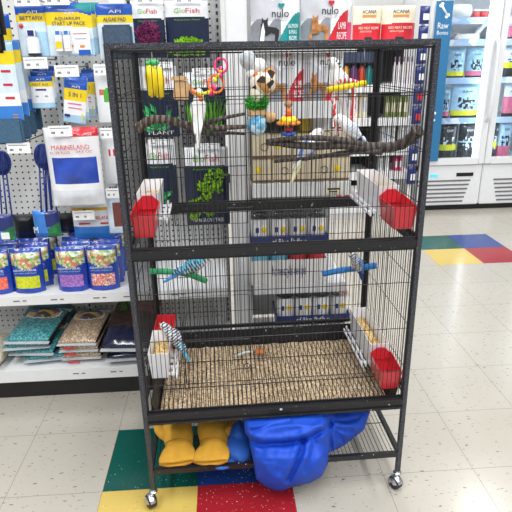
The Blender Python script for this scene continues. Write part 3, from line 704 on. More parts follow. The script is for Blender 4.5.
# nulo bags
BT = [(.0, .0), (.14, .0), (.16, .3), (.28, .32), (.4, .3), (.62, .42), (.8, .34), (.78, .0), (.9, .0), (.98, .3), (1.0, .5), (.84, .60), (.62, .62), (.46, .66), (.44, .78), (.46, 1.0), (.36, .9), (.26, .9), (.18, 1.0), (.16, .8), (.1, .7), (.14, .6), (.16, .45), (.06, .3)]
def nulo(x, Y, z, w, h, label, dog, swoosh, logo, lt=.70, dg=.5, sw=.54):
    o = thing('dog_food_bag', label, 'dog food', (x, Y, z), group='nulo dog food bags')
    def p(s, t):
        if s > .54 and t < .04+sw*math.sin(min(1, (s-.54)/.46)*PI/2): return 1
        if t < .24+.1*abs(math.sin(s*9)) and s < .6: return 2
        return 3 if t < .55+.14*abs(math.sin(s*5+1)) and t > .3 and s < .62 else 0
    MB().bag(w, h, .07, 64, 72, p, .04, 1, wob=.003, seed=x*11+z).build('bag', [PAPER, swoosh, GREYP, SILVERP], o)
    text('nulo', w*.34, w*.15, (.08*w, -.0395, h*lt), DARKP, o, 'logo')
    text('freestyle', w*.26, w*.035, (.08*w, -.0395, h*lt-w*.13), GREYP, o, 'logo')
    q = MB()
    hs = w*.06
    q.prism([(hs*1.1*(math.sin(a)**3), hs*(.8*math.cos(a)-.3*math.cos(2*a)-.12*math.cos(3*a))) for a in [2*PI*k/20 for k in range(20)]][::-1], .001, (.1*w, -.0395, h*lt+w*.14)); q.build('heart_mark', logo, o)
    q = MB(); q.prism([(-.36*w+px*w*.42, .02*h+pz*h*dg) for px, pz in BT], .001, (0, -.0395, 0), 0)
    if dog == 'white': q.prism([(-.34*w, .04*h), (-.25*w, .04*h), (-.23*w, .5*dg*h), (-.265*w, .86*dg*h), (-.30*w, .6*dg*h)], .001, (0, -.0402, 0), 1)
    q.build('dog_print', [DARKP if dog == 'white' else mat('tan_dog_print', (176, 120, 66), .4, var=.3, scale=60), PAPER], o)
    text('SALMON\n& PEAS\nRECIPE' if swoosh == TEALP else 'LAMB\nRECIPE', w*.2, h*sw*.55, (.33*w, -.0405, h*sw*.42), PAPER, o)
xs0, zt_, w0, h0 = rect(251, -18, 301, 42, 1.97); 
nulo(xs0, 2.0, 1.341, w0, .245, 'top shelf nulo bag with black and white dog and teal corner', 'white', TEALP, TEALP, .40, .33, .38)
xs1, zt_, w1, h1 = rect(302, -18, 350, 42, 1.97)
nulo(xs1, 2.0, 1.341, w1, .245, 'top shelf nulo bag with tan dog and red corner', 'tan', REDP, REDP, .43, .36, .40)
nulo(rect(263, 50, 303, 100, 1.97)[0], 2.0, 1.151, .165, .19, 'nulo bag with large red corner on the shelf behind the hanging toys', 'tan', REDP, REDP)
nulo(rect(305, 50, 342, 100, 1.97)[0], 2.0, 1.151, .15, .19, 'nulo bag behind the swing, red heart above its logo', 'tan', REDP, REDP)
x, z, w, h = rect(343, 4, 356, 42, 2.0)
o = thing('dog_food_bag', 'narrow pink and silver bag right of the red-cornered nulo bag', 'dog food', (x-.004, 2.05, 1.341)); MB().bag(w, h+.02, .05, 14, 26, lambda s, t: 1 if t < .5 else 0, .04, 1, wob=.004).build('bag', [SILVERP, PINKP], o)

# ------------------------------------------------------------------ far shelving
YF = 4.36
xf0, xf1 = at(333, 100, YF).x, at(417, 100, YF).x
u3 = thing('shelving_unit', 'far shelf of bottles and packs seen through the cage, left of freezer', 'shelf', ((xf0+xf1)/2, YF, 0))
xm, wf = (xf0+xf1)/2, xf1-xf0
def up3(mb, name, m): return mb.build(name, m, u3, at=rel(u3))
up3(MB().box((xm, YF+.42, .7), (wf, .03, 1.4)), 'back_panel', mat('black_back_panel', (34, 34, 38), .6))
up3(MB().box((xm-.02, YF+.22, .05), (wf, .4, .1)), 'base', WMETAL)
for u in (371, 376): pass
zs = [at(390, v, YF).z for v in (205, 172, 148, 118, 84, 40)]
for z in zs:
    s_ = up3(MB().box((xm, YF+.21, z-.01), (wf, .4, .02)), 'shelf', WMETAL); MB().box((xm, YF+.004, z-.03), (wf, .012, .06)).build('price_rail', WMETAL, s_)
up3(MB().box((xm+.035*1, YF+.2, .7), (.03, .36, 1.38)), 'divider', mat('black_back_panel', (34, 34, 38), .6))
x, z, w, h = rect(344, 52, 373, 63, YF)
tag(MB().box((x, YF-.01, z+h/2), (w, .02, h), bev=.004).build('header_sign', mat('slate_sign', (48, 60, 84), .5)), 'slate blue blank header sign above the coloured bottles', 'sign')
def bottle(x, y, z, r, h, cm, capm, label, group):
    o = thing('bottle', label, 'bottle', (x, y, z), group=group)
    MB().lathe([(r*.9, 0), (r, .004), (r, h*.66), (r*.5, h*.78), (r*.42, h*.84)], n=14).build('body', cm, o)
    MB().lathe([(r*.46, h*.82), (r*.46, h), (r*.3, h+.002)], n=12).build('cap', capm, o)
    return o
zb = zs[4]
for u, c, nm in ((339, (232, 150, 90), 'peach'), (346, (226, 160, 60), 'amber'), (354, (120, 70, 130), 'purple'), (361.5, (206, 70, 50), 'red'), (369, (20, 140, 140), 'teal')):
    bottle(at(u, 75, YF+.08).x, YF+.08, zb, .028, .17, mat('bottle_'+nm, c, .35), DARKP, nm+' bottle on the far shelf under the slate sign', 'coloured bottles on the far shelf')
nm = ['first', 'second', 'third', 'fourth', 'fifth']
for i, u in enumerate((394.5, 398.5, 403, 407, 411)):
    bottle(at(u, 75, YF+.08).x, YF+.08, zb, .017, .2, mat('white_bottle', (226, 220, 222), .35), mat('mauve_cap', (170, 140, 170), .4), nm[i]+' slim white bottle counted from the left, top far shelf', 'slim white bottles on the far shelf')
def packs(us, v0, v1, zi, hgt, m, m2, nmx, grp, cat, depth=.1):
    for i, (u0, u1_) in enumerate(us):
        x, z, w, h = rect(u0, v0, u1_, v1, YF+.05); o = thing(nmx.replace(' ', '_'), '', cat, (x, YF+.09, zs[zi]), group=grp)
        o['label'] = grp[:-1]+', '+nm[i]+' from the left'
        MB().bag(w*.96, hgt, depth, 12, 16, lambda s, t: 1 if .25 < t < .7 and .15 < s < .85 else 0, .05, 1).build('package', [m, m2], o)
packs([(385, 391), (391, 397), (397, 403), (403, 409)], 95, 115, 3, .17, mat('olive_pack', (140, 152, 96), .5, var=.2), CREAM, 'treat pack', 'olive green treat packs on the far shelf', 'pet treat')
packs([(380, 386), (386, 392), (392, 397), (400, 406), (406, 411)], 120, 133, 2, .2, WHITE, SILVERP, 'white pack', 'white packs on the far middle shelf', 'pet supplies')
packs([(340, 350), (350, 360), (360, 369)], 95, 115, 3, .2, CREAM, SILVERP, 'cream pack', 'cream packs at the far shelf left half', 'pet supplies')
packs([(380, 387), (387, 394)], 134, 146, 2, .1, MIDB, PAPER, 'blue pack', 'blue packs in front of the white packs', 'pet supplies', .04)
packs([(377, 384), (385, 391)], 158, 170, 1, .13, WHITE, SILVERP, 'white box', 'white boxes on the far lower shelf', 'pet supplies')
packs([(393, 398), (398, 402)], 172, 180, 1, .12, PINKP, PAPER, 'pink pack', 'pink packs on the far lower shelf', 'pet supplies')
packs([(335, 343), (343, 351), (351, 359), (360, 367)], 192, 206, 0, .16, WHITE, REDP, 'white jug', 'white and red packs on the lowest far shelf', 'pet supplies')
# acana bags on top
def acana(u0, u1_, label):
    x, z, w, h = rect(u0, 6, u1_, 39, YF+.05)
    o = thing('dog_food_bag', label, 'dog food', (x, YF+.12, zs[5]), group='red and cream dog food bags')
    hh = .25
    MB().bag(w, hh, .12, 24, 30, lambda s, t: 1 if t < .46+.05*math.sin(s*2) else 0, .02, 1).build('bag', [CREAM, REDP], o)
    text('ACANA', w*.5, hh*.1, (0, -.064, hh*.82), DARKP, o, 'logo'); MB().box((0, -.063, hh*.7), (w*.48, .002, hh*.06)).build('orange_band', ORNGP, o)
    text('RED MEAT RECIPE', w*.7, hh*.07, (0, -.0635, hh*.36), CREAM, o); text('DOG FOOD', w*.4, hh*.05, (-.1*w, -.0635, hh*.26), CREAM, o)
    MB().box((0, -.0625, hh*.05), (w*.26, .002, hh*.1)).build('black_badge', DARKP, o)
acana(355, 383.5, 'left of two red and cream ACANA bags above the cage'); acana(384, 418, 'right of two red and cream ACANA bags, nearer the freezer')
# hanging strip
xq, zq, wq, hq = rect(408, 2, 416, 185, YF-.04)
for k in range(9):
    za, zb_ = at(416-k*1.4, 20*k+6, YF-.04), at(416-k*1.4, 20*k+24, YF-.04)
    o = thing('strip_pack', 'blue treat pack, %s on the hanging strip beside the freezer' % ['top', 'second', 'third', 'fourth', 'fifth', 'sixth', 'seventh', 'eighth', 'lowest'][k], 'pet treat', (xf1-.01, YF-.04, zb_.z), group='blue packs on the hanging strip')
    MB().bag(.075, max(.1, za.z-zb_.z), .03, 10, 14, (lambda s, t: 1 if .2 < t < .55 and s > .3 else 0), .06, .6).build('package', [NAVY2, REDP if k in (5, 4) else PAPER], o)
tag(MB().box((xf1-.01, YF-.012, .85), (.03, .004, 1.6)).build('hanging_strip', WHITE), 'white plastic merchandising strip hanging beside the freezer', 'display strip')

# ------------------------------------------------------------------ freezer
YZ = 4.53
fr = thing('display_freezer', 'white upright freezer with two glass doors at the right', 'freezer', (2.25, YZ, 0))
def fz(mb, name, m, par=None, **k): return mb.build(name, m, par or fr, at=None if par else rel(fr), **k)
FW = mat('freezer_white', (232, 234, 236), .3, var=.01, coat=.3)
xl, xs_, xr = 1.70, at(482, 167, YZ).x, at(482, 167, YZ).x+.66
D = .72; HT = 2.05; zp = at(470, 164, YZ).z; zb0 = .05
fz(MB().box(((xl+xr)/2, YZ+D-.02, HT/2+.05), (xr-xl, .04, HT)).box((xl+.02, YZ+D/2+.03, HT/2+.05), (.04, D-.06, HT)).box((xr-.02, YZ+D/2+.03, HT/2+.05), (.04, D-.06, HT)).box(((xl+xr)/2, YZ+D/2, HT+.06), (xr-xl, D, .06)).box(((xl+xr)/2, YZ+D/2+.03, zp-.04), (xr-xl, D-.06, .05)), 'cabinet', FW)
fz(MB().box(((xl+xr)/2, YZ+D/2, .03), (xr-xl, D-.04, .06)), 'plinth', BLACK)
ledm = mat('led_strip', (244, 250, 255), .5, emit=7)
inner = mat('freezer_liner', (226, 232, 238), .5, var=.01)
fzsh = [at(470, v, YZ+.12).z for v in (160, 118, 78, 40, 18)]
RAILB = cells('blue_price_rail', [(200, 214, 232), (160, 190, 224), (226, 232, 240), (180, 200, 226)], 14, .4, bump=0)
for a, b in ((xl, xs_), (xs_, xr)):
    # lower panel with vents
    pn = fz(MB().box(((a+b)/2, YZ, (zb0+zp)/2), (b-a-.006, .03, zp-zb0), bev=.008), 'lower_panel', FW)
    q = MB()
    for k in range(6):
        zz = zb0+.035+k*.037; fl_ = .12+.012*k if a == xl else .1+.012*(5-k)
        q.box(((a+b)/2+(-.05 if a == xl else .06), YZ-.016, zz), (b-a-.2+.02*k, .006, .014))
    fz(q, 'vent_slots', mat('vent_grey', (112, 112, 114), .6), pn)
    dz0, dz1 = zp+.004, HT
    fm = MB(); t = .055
    fm.box((a+t/2+.003, YZ-.01, (dz0+dz1)/2), (t, .045, dz1-dz0), bev=.006).box((b-t/2-.003, YZ-.01, (dz0+dz1)/2), (t, .045, dz1-dz0), bev=.006).box(((a+b)/2, YZ-.01, dz0+t/2), (b-a-.006-2*t, .045, t)).box(((a+b)/2, YZ-.01, dz1-t/2), (b-a-.006-2*t, .045, t))
    dr = fz(fm, 'door', FW)
    fz(MB().box(((a+b)/2, YZ, (dz0+dz1)/2), (b-a-2*t, .006, dz1-dz0-2*t)), 'glass_pane', clear('door_glass', (250, 253, 255), .02, .02), dr)
    hx = b-.03 if a == xl else a+.03
    if a == xl: fz(MB().tube(spline([(hx, YZ-.03, 1.42), (hx, YZ-.075, 1.36), (hx, YZ-.085, 1.1), (hx, YZ-.075, .84), (hx, YZ-.03, .78)]), .014, 10), 'handle', FW, dr)
    for z in fzsh:
        s_ = fz(MB().box(((a+b)/2, YZ+.36, z-.008), (b-a-.03, .52, .012)), 'wire_shelf', inner)
        fz(MB().box(((a+b)/2, YZ+.105, z-.02), (b-a-.12, .012, .05)), 'price_rail', RAILB, s_)
    for e in (a+t+.012, b-t-.012):
        if a == xl and e < (a+b)/2: continue
        fz(MB().box((e, YZ+.04, (dz0+dz1)/2), (.02, .03, dz1-dz0-.1)), 'led_strip', ledm)
x0 = at(437, 175, YZ).x
MB().box((at(433, 175.5, YZ).x, YZ-.017, at(433, 175.5, YZ).z), (.07, .004, .022)).build('display', mat('cyan_display', (60, 190, 240), .3, emit=1.2), fr, at=rel(fr))
MB().box((at(464, 174, YZ).x, YZ-.017, at(464, 174, YZ).z), (.15, .006, .03)).build('badge_slot', BLACK, fr, at=rel(fr))
# raw bones banner on the door
bx = (at(441, 0, YZ).x+at(432.5, 158, YZ).x)/2-.012
b0, b1 = at(434, 160, YZ).z, 1.70
SIGN = mat('steel_blue_sign', (44, 116, 164), .5, var=.03)
ban = thing('freezer_banner', 'tall steel blue banner reading Raw Bones on the freezer door', 'sign', (bx, YZ-.05, b0))
MB().box((0, 0, (b1-b0)/2), (.135, .006, b1-b0), bev=.001).build('panel', SIGN, ban)
H_ = b1-b0
text('Raw', .085, .045, (0, -.0045, at(440, 26, YZ).z-b0), PAPER, ban); text('Bones', .09, .03, (0, -.0045, at(440, 33, YZ).z-b0), PAPER, ban)
zq_ = at(442, 11, YZ).z-b0
MB().tube([(-.025, -.004, zq_+.035), (.025, -.004, zq_-.035)], .008, 8).ell((-.034, -.004, zq_+.034), (.013, .003, .013)).ell((-.02, -.004, zq_+.046), (.013, .003, .013)).ell((.034, -.004, zq_-.034), (.013, .003, .013)).ell((.02, -.004, zq_-.046), (.013, .003, .013)).build('bone_emblem', PAPER, ban)
MB().ell((0, -.004, H_*.32), (.012, .002, .012)).ell((0, -.004, H_*.30-.03), (.01, .002, .01)).build('white_marks', PAPER, ban)
# freezer stock
FRB = [mat('frost_blue_bag', (150, 190, 216), .3, var=.12, coat=.4), mat('bag_yellow_band', (214, 216, 50), .4), mat('bag_pink_band', (206, 110, 140), .4), DARKP, LSKY, mat('frozen_black_bag', (50, 56, 62), .3, var=.5, scale=50, coat=.5), SKYP]
def fbag(u0, v0, u1_, v1, si, label, base, band, rng=(.08, .22), w_=None, cells_=None):
    Y = YZ+.16; x, z, w, h = rect(u0, v0, u1_, v1, Y)
    o = thing('frozen_food_bag', label, 'frozen pet food', (x, Y, fzsh[si]+.0), group='bags in the freezer')
    MB().bag(w*.97, h, .07, 20, 26, lambda s, t: 1 if rng[0] < t < rng[1] else (2 if .26 < t < .62 and .2 < s < .8 and noise.noise(Vector((s*9, t*11, u0))) > .02 else (2 if t < rng[0] and base != 5 else 0)), .04, 1, wob=.006, seed=u0).build('bag', [FRB[base], FRB[band], FRB[3] if base != 5 else FRB[4]], o)
    text('RAW', w*.34, h*.07, (0, -.042, h*.78), DARKP if base != 5 else PAPER, o)
fbag(446, 46, 465, 76, 2, 'frosted blue bag with yellow band, left on the third shelf up', 0, 1)
fbag(466, 46, 485, 76, 2, 'frosted blue bag with pink band, right on the third shelf up', 0, 2)
fbag(441, 84, 450, 115, 1, 'narrow frosted bag with pink foot beside the banner', 0, 2)
fbag(451, 80, 480, 114, 1, 'large pale blue bag with yellow band on the second shelf up', 6, 1)
fbag(438.5, 119, 457, 157, 0, 'black and white bag with yellow bands on the bottom freezer shelf', 5, 1, (.28, .42))
fbag(458, 119, 477, 157, 0, 'dark bag without a yellow band on the bottom freezer shelf', 5, 6, (.45, .5))
fbag(497, 118, 511, 156, 0, 'pink footed clear bag behind the second freezer door', 6, 2, (.0, .36))
fbag(492, 118, 497, 156, 0, 'green edged dark bag at left behind the second door', 5, 1, (.3, .45))
fbag(503, 82, 516, 115, 1, 'meat picture bag on the second shelf behind the second door', 4, 2, (.1, .6))
fbag(503, 46, 516, 76, 2, 'cream bag on the third shelf behind the second door', 4, 1, (.3, .5))
fbag(506, 18, 520, 38, 3, 'brown and pale bag on the fourth shelf behind the second door', 4, 2, (.1, .7))
TUB = mat('red_tub_label', (226, 90, 90), .4)
for i, u in enumerate((475, 484)):
    p = at(u, 15, YZ+.16); o = thing('frozen_tub', ['left', 'right'][i]+' small red and white tub on the top freezer shelf', 'frozen pet food', (p.x, YZ+.16, fzsh[4]), group='tubs on the top freezer shelf')
    MB().lathe([(.036, 0), (.04, .05)], n=16).build('tub', TUB, o); MB().lathe([(.042, .05), (.042, .062), (.03, .064)], n=16).build('lid', WHITE, o)
p = at(460, 12, YZ+.16); o = thing('frozen_roll', 'white wrapped roll lying on the top freezer shelf', 'frozen pet food', (p.x, YZ+.16, fzsh[4]+.055))
MB().lathe([(.02, -.09), (.05, -.08), (.054, 0), (.05, .08)], n=16, M=Euler((0, PI/2, 0)).to_matrix()).build('wrapper', WHITE, o); MB().lathe([(.05, .08), (.04, .095), (.02, .1)], n=16, M=Euler((0, PI/2, 0)).to_matrix()).build('clip_end', GREYP, o)
for u0, u1_, hh, lb in ((448, 466, .09, 'flat white tray on the fourth freezer shelf'), (456, 480, .05, 'long pale tray in front on the fourth freezer shelf')):
    a_, b_ = at(u0, 35, YZ+.16).x, at(u1_, 35, YZ+.16).x; yy = YZ+.2 if hh < .06 else YZ+.34
    tag(MB().box(((a_+b_)/2, yy, fzsh[3]+hh/2), (b_-a_, .1, hh), bev=.012).build('frozen_tray', mat('white_frost_film', (232, 228, 226), .3, var=.05, coat=.4)), lb, 'frozen pet food', 'trays in the freezer')
p = at(482, 30, YZ+.16); o = thing('frozen_bone_pack', 'pale wrapped bone standing at right on the fourth freezer shelf', 'frozen pet food', (p.x, YZ+.2, fzsh[3]))
MB().tube(spline([(-.04, 0, .02), (-.02, 0, .06), (.03, 0, .12)]), .022, 10).ell((.03, 0, .125), (.035, .025, .025)).ell((-.045, 0, .022), (.03, .025, .022)).build('bone', mat('frosted_bone', (226, 232, 238), .4), o)

# ------------------------------------------------------------------ the cage (own frame: x across, y back, z up)
CW, CD, CT, ZM, ZT = .786, .4766, 1.333, .834, .294
cage = thing('bird_cage', 'tall black wire rolling bird cage standing on four casters', 'bird cage', CO, rot=(0, 0, CR))
def cg(mb, name, m=None, par=None, **k): return mb.build(name, m or CAGE, par or cage, **k)
hw, pw_ = CW/2, .0145
for sx in (-1, 1):
    for y in (pw_/2, CD-pw_/2): cg(MB().box((sx*(hw-pw_/2), y, (CT+.055)/2), (pw_, pw_, CT-.055), bev=.0015), 'post', CAGE2 if y < .1 else CAGE)
# frames at top, middle, bottom, each rail its own mesh
iw = CW-2*pw_
for z, h, nm_ in ((CT-.0065, .013, 'top_rail'), (ZM-.012, .024, 'middle_rail')):
    for y in (pw_/2, CD-pw_/2): cg(MB().box((0, y, z), (iw, pw_*.9, h), bev=.0015), nm_, CAGE2 if z > 1 else CAGE)
    for sx in (-1, 1): cg(MB().box((sx*(hw-pw_/2), CD/2, z), (pw_*.9, CD-2*pw_, h), bev=.0015), nm_, CAGE2 if z > 1 else CAGE)
cg(MB().box((0, CD-pw_/2, .362), (iw, pw_*.8, .010)), 'bottom_rail')
for sx in (-1, 1): cg(MB().box((sx*(hw-pw_/2), CD/2, .362), (pw_*.8, CD-2*pw_, .010)), 'bottom_rail')
RW = .00098; SPC = .0127
HZ_U = [1.205, 1.212, 1.068, .928]; HZ_L = [.708, .566, .425]
def grille(axis, off, a0, a1, z0, z1, hz, name, frame=True):
    q = MB(); n = int(round((a1-a0)/(SPC if axis == 'x' else SPC*1.45))); P = (lambda a, z, d=0: (a, off+d, z)) if axis == 'x' else (lambda a, z, d=0: (off+d, a, z))
    for i in range(1, n):
        a = a0+(a1-a0)*i/n; q.cyl(P(a, z0), P(a, z1), RW, 5)
    for z in hz: q.cyl(P(a0, z, -.0016), P(a1, z, -.0016), RW*1.15, 5)
    if frame:
        fw = .005
        c0, c1 = P((a0+a1)/2, z0+fw/2), P((a0+a1)/2, z1-fw/2)
        dm = (a1-a0, fw, fw) if axis == 'x' else (fw, a1-a0, fw)
        q.box(c0, dm).box(c1, dm)
        for a in (a0+fw/2, a1-fw/2): q.box(P(a, (z0+z1)/2), (fw, fw, z1-z0))
    return cg(q, name, WIRE)
for z0, z1, hz in ((ZM+.002, CT-.015, HZ_U), (.336, ZM-.025, HZ_L)):
    grille('x', .007, -hw+pw_, hw-pw_, z0, z1, hz, 'front_grille')
    grille('x', CD-.007, -hw+pw_, hw-pw_, z0, z1, hz, 'rear_grille')
    for sx in (-1, 1): grille('y', sx*(hw-.007), pw_, CD-pw_, z0, z1, hz, 'side_grille')
q = MB()
for i in range(1, 60): x = -hw+CW*i/60; q.cyl((x, .01, CT-.011), (x, CD-.01, CT-.011), RW, 5)
for y in (.12, .24, .36): q.cyl((-hw+.01, y, CT-.0135), (hw-.01, y, CT-.0135), RW*1.2, 5)
cg(q, 'roof_grille', WIRE)
# doors
for x0, x1, z0, z1 in ((-.26, -.075, .90, 1.195), (-.26, -.075, .43, .70)):
    d = cg(MB().tube([(x0, -.003, z0), (x1, -.003, z0), (x1, -.003, z1), (x0, -.003, z1)], .0016, 6, closed=True).cyl((x0, -.003, (z0+z1)/2), (x1, -.003, (z0+z1)/2), .0013, 5), 'door', WIRE)
    zc = z0+.05
    cg(MB().tube([(x1-.012+.008*math.cos(a), -.006, zc+.008*math.sin(a)) for a in [2*PI*k/12 for k in range(12)]], .0013, 5, closed=True).cyl((x1-.05, -.006, zc-.008), (x1+.012, -.006, zc-.008), .0013, 5), 'latch', WIRE, d)
# tray, grate
th = .041
q = MB().box((0, .004, ZT+th/2), (CW-2*pw_+.004, .01, th), bev=.0015).box((0, .0, ZT+th-.003), (CW-2*pw_, .016, .005)).box((0, -.001, ZT+.010), (CW-2*pw_, .012, .004))
tray = cg(q, 'tray')
cg(MB().box((0, CD/2, ZT-.002), (CW-2*pw_, CD-.02, .004)), 'tray_base', None, tray)
for sx in (-1, 1): cg(MB().box((sx*(hw-.032), CD/2, .326), (.004, CD-.04, .064), rot=Euler((0, sx*.22, 0))), 'tray_wall', None, tray)
cg(MB().box((0, CD-.035, .326), (CW-.06, .004, .062), rot=Euler((-.2, 0, 0))), 'tray_wall', None, tray)
cg(MB().box((.01, -.003, ZT+.027), (.075, .004, .011)).box((.01, -.0055, ZT+.022), (.072, .002, .0015)), 'tray_handle', WIRE, tray)
cg(MB().lathe([(.0055, 0), (.0055, .003), (.003, .005)], (.01, -.004, ZT+.033), 12, 0, Euler((PI/2, 0, 0)).to_matrix()), 'screw', CHROME, tray)
q = MB()
for i in range(1, 50):
    x = -.352+.704*i/50; q.cyl((x, .014, .311), (x, CD-.05, .311), .0014, 5)
for y in (.16, .315): q.cyl((-.355, y, .309), (.355, y, .309), .0014, 5)
cg(q, 'floor_grate', WIRE)
# lower wire shelf
zs0 = .122
sh = cg(MB().box((0, pw_/2, zs0), (iw, .012, .017)), 'wire_shelf')
cg(MB().box((0, CD-pw_/2, zs0), (iw, .012, .017)), 'shelf_rail', None, sh)
for sx in (-1, 1): cg(MB().box((sx*(hw-pw_/2), CD/2, zs0), (.012, CD-2*pw_, .017)), 'shelf_rail', None, sh)
q = MB()
for i in range(1, 58): x = -iw/2+iw*i/58; q.cyl((x, .01, zs0+.004), (x, CD-.01, zs0+.004), .0011, 5)
for y in (.16, .32): q.cyl((-iw/2, y, zs0+.001), (iw/2, y, zs0+.001), .0014, 5)
cg(q, 'shelf_wires', WIRE, sh)
for sx in (-1, 1):
    for y, in ((.0,), (CD-pw_,)):
        x = sx*(hw-pw_/2); yy = y+pw_/2
        c = cg(MB().cyl((x, yy, .048), (x, yy, .062), .0065, 12).lathe([(.004, .050), (.013, .049), (.0125, .044), (.006, .043)], (x, yy, 0), 16), 'caster', CHROME)
        M = Euler((0, PI/2, .5)).to_matrix(); ctr = (x-.008, yy-.012, .0215)
        cg(MB().lathe([(.004, -.013), (.019, -.013), (.0212, -.009), (.0212, -.002), (.017, 0), (.0212, .002), (.0212, .009), (.019, .013), (.004, .013)], ctr, 20, 0, M), 'wheel', mat('dark_caster_rubber', (40, 40, 42), .5), c)
        q = MB(); pr = []
        for i in range(9): a = -PI*.30+PI*.62*i/8; pr.append((.0235*math.cos(a), .019*math.sin(a)))
        vs, fs, n = [], [], 12
        Mz = Euler((0, 0, .5)).to_matrix()
        for i in range(9):
            la = -1.3+2.6*i/8
            for j in range(n+1):
                an = -.35+ (PI+.1)*j/n
                v = Mz @ Vector((.0195*math.sin(la), .0240*math.cos(la)*math.cos(an), .0240*math.cos(la)*math.sin(an))); vs.append(v+Vector(ctr))
        for i in range(8):
            for j in range(n): a = i*(n+1)+j; fs.append((a, a+1, a+n+2, a+n+1))
        q.add(vs, fs, 0, True); cg(q, 'hood', CHROME, c)
# bedding (uncountable granules)
BED = cells('corncob_bedding', [(210, 188, 156), (192, 166, 132), (226, 210, 186), (172, 146, 114), (202, 178, 144), (158, 132, 102), (218, 198, 166)], 190, .85, .2, bump=.9)
q = MB(); nx_, ny_ = 90, 54; vs = []
for j in range(ny_+1):
    for i in range(nx_+1):
        x = -.348+.696*i/nx_; y = .012+(CD-.065)*j/ny_
        vs.append((x, y, .303+.004*noise.noise(Vector((x*40, y*40, 0)))+.002*noise.noise(Vector((x*160, y*160, 2)))))
q.add(vs, [(j*(nx_+1)+i, j*(nx_+1)+i+1, (j+1)*(nx_+1)+i+1, (j+1)*(nx_+1)+i) for j in range(ny_) for i in range(nx_)], 0, True)
def world(o): o.parent = None; o.matrix_world = CM @ o.matrix_basis; return o
CM = Matrix.Translation(CO) @ Euler((0, 0, CR)).to_matrix().to_4x4()
def wl_(p): return CM @ Vector(p)
def cthing(name, label, cat, p, rot=(0, 0, 0), group=None):
    o = thing(name, label, cat, wl_(p), rot=(0, 0, 0), group=group)
    o.rotation_euler = (Euler((0, 0, CR)).to_matrix() @ Euler(rot).to_matrix()).to_euler(); return o
tag(q.build('bedding', BED, at=CO, rot=(0, 0, CR)), 'tan crushed corncob bedding spread under the wire floor of the cage', 'bedding', kind='stuff')

# ------------------------------------------------------------------ feeders
FWH = mat('feeder_white', (236, 236, 240), .35, var=.02, coat=.3); FRD = mat('feeder_red', (208, 44, 56), .32, var=.03, coat=.4)
SEED = cells('mixed_seed', [(214, 184, 120), (190, 150, 90), (228, 206, 150), (170, 130, 80)], 260, .8, bump=.8)
def open_box(q, x0, x1, y0, y1, z0, z1, t=.0025, flare=.008, slope=(0, 0), mi=0):
    # walls and floor with flared rim; slope lowers the rim at (x-inner, y1)
    def ring(e, z, lo):
        return [(x0-e, y0-e, z+lo*0), (x1+e, y0-e, z-slope[0]), (x1+e, y1+e, z-slope[0]-slope[1]), (x0-e, y1+e, z-slope[1])]
    o0, o1 = ring(0, z0, 0), ring(flare, z1, 1); i1, i0 = ring(flare-t, z1, 1), ring(-t, z0+t, 0)
    o0 = [(x, y, z0) for x, y, z in o0]; i0 = [(x, y, z0+t) for x, y, z in i0]
    V = o0+o1+i1+i0; fs = [(3, 2, 1, 0), (12, 13, 14, 15)]
    for a in (0, 4, 8):
        for k in range(4): fs.append((a+k, a+(k+1) % 4, a+4+(k+1) % 4, a+4+k))
    q.add(V, fs, mi); return q
def feeder(sx, z, yw, yr, label):
    # yw, yr: depth ranges of the white and red cups along the side wall
    o = cthing('bird_feeder', label, 'bird feeder', (sx*.372, (yw[0]+yw[1])/2, z), group='red and white feeders on the side walls')
    yc = (yw[0]+yw[1])/2; S = Matrix.Diagonal(Vector((sx*.68, 1, 1)))
    def fin(q, nm_, m, par=None, **k):
        for v in q.bm.verts: v.co = S @ v.co
        if sx < 0: bmesh.ops.reverse_faces(q.bm, faces=q.bm.faces)
        return q.build(nm_, m, par or o, **k)
    q = open_box(MB(), -.075, -.004, yw[0]-yc, yw[1]-yc, 0, .088, flare=.009)
    cup = fin(q, 'cup', FWH)
    q = MB(); n = 14; vs = []
    for j in range(n+1):
        for i in range(n+1):
            x = -.076+.072*i/n; y = yw[0]-yc+(yw[1]-yw[0])*j/n; vs.append((x*.98, y*.98, .052+.012*math.sin(PI*j/n)*math.sin(PI*i/n)+.004*noise.noise(Vector((x*60, y*60, z)))))
    q.add(vs, [(j*(n+1)+i, j*(n+1)+i+1, (j+1)*(n+1)+i+1, (j+1)*(n+1)+i) for j in range(n) for i in range(n)], 0, True)
    fin(q, 'seed_fill', SEED, cup, kind='stuff')
    q = MB().box((-.098, 0, .012), (.008, yw[1]-yw[0]+.02, .014), bev=.003).box((-.112, 0, .004), (.008, yw[1]-yw[0]+.02, .012), bev=.003)
    for k in range(4): q.box((-.096, (k-1.5)*.055*(yw[1]-yw[0])/.2, .006), (.04, .006, .008))
    fin(q, 'landing_rail', FWH, cup)
    # red hooded cup: front lip slopes up to a shield
    q = MB(); a0, a1 = yr[0]-yc, yr[1]-yc
    open_box(q, -.078, -.004, a0, a1, 0, .062, flare=.010, slope=(-.0, 0))
    d = 1 if yr[0] < yw[0] else -1     # shield stands against the white cup
    ys = a1 if d > 0 else a0
    fin(q, 'red_cup', FRD)
    q = MB()
    t = .003; yy0, yy1 = (ys-t, ys+t)
    pr = [(-.088, .045), (.004, .045), (.004, .066), (-.022, .084), (-.06, .084), (-.088, .066)]
    q.prism(pr, 2*t, (0, yy0, 0)); 
    yo = a0 if d > 0 else a1
    q.add([(.006, ys, .072), (.006, yo, .066), (.003, yo, .066), (.003, ys, .072), (.006, ys, .05), (.006, yo, .05), (.003, yo, .05), (.003, ys, .05)], [(0, 1, 2, 3), (0, 4, 5, 1), (3, 2, 6, 7), (1, 5, 6, 2), (4, 7, 6, 5)])
    fin(q, 'shield', FRD)
    return o
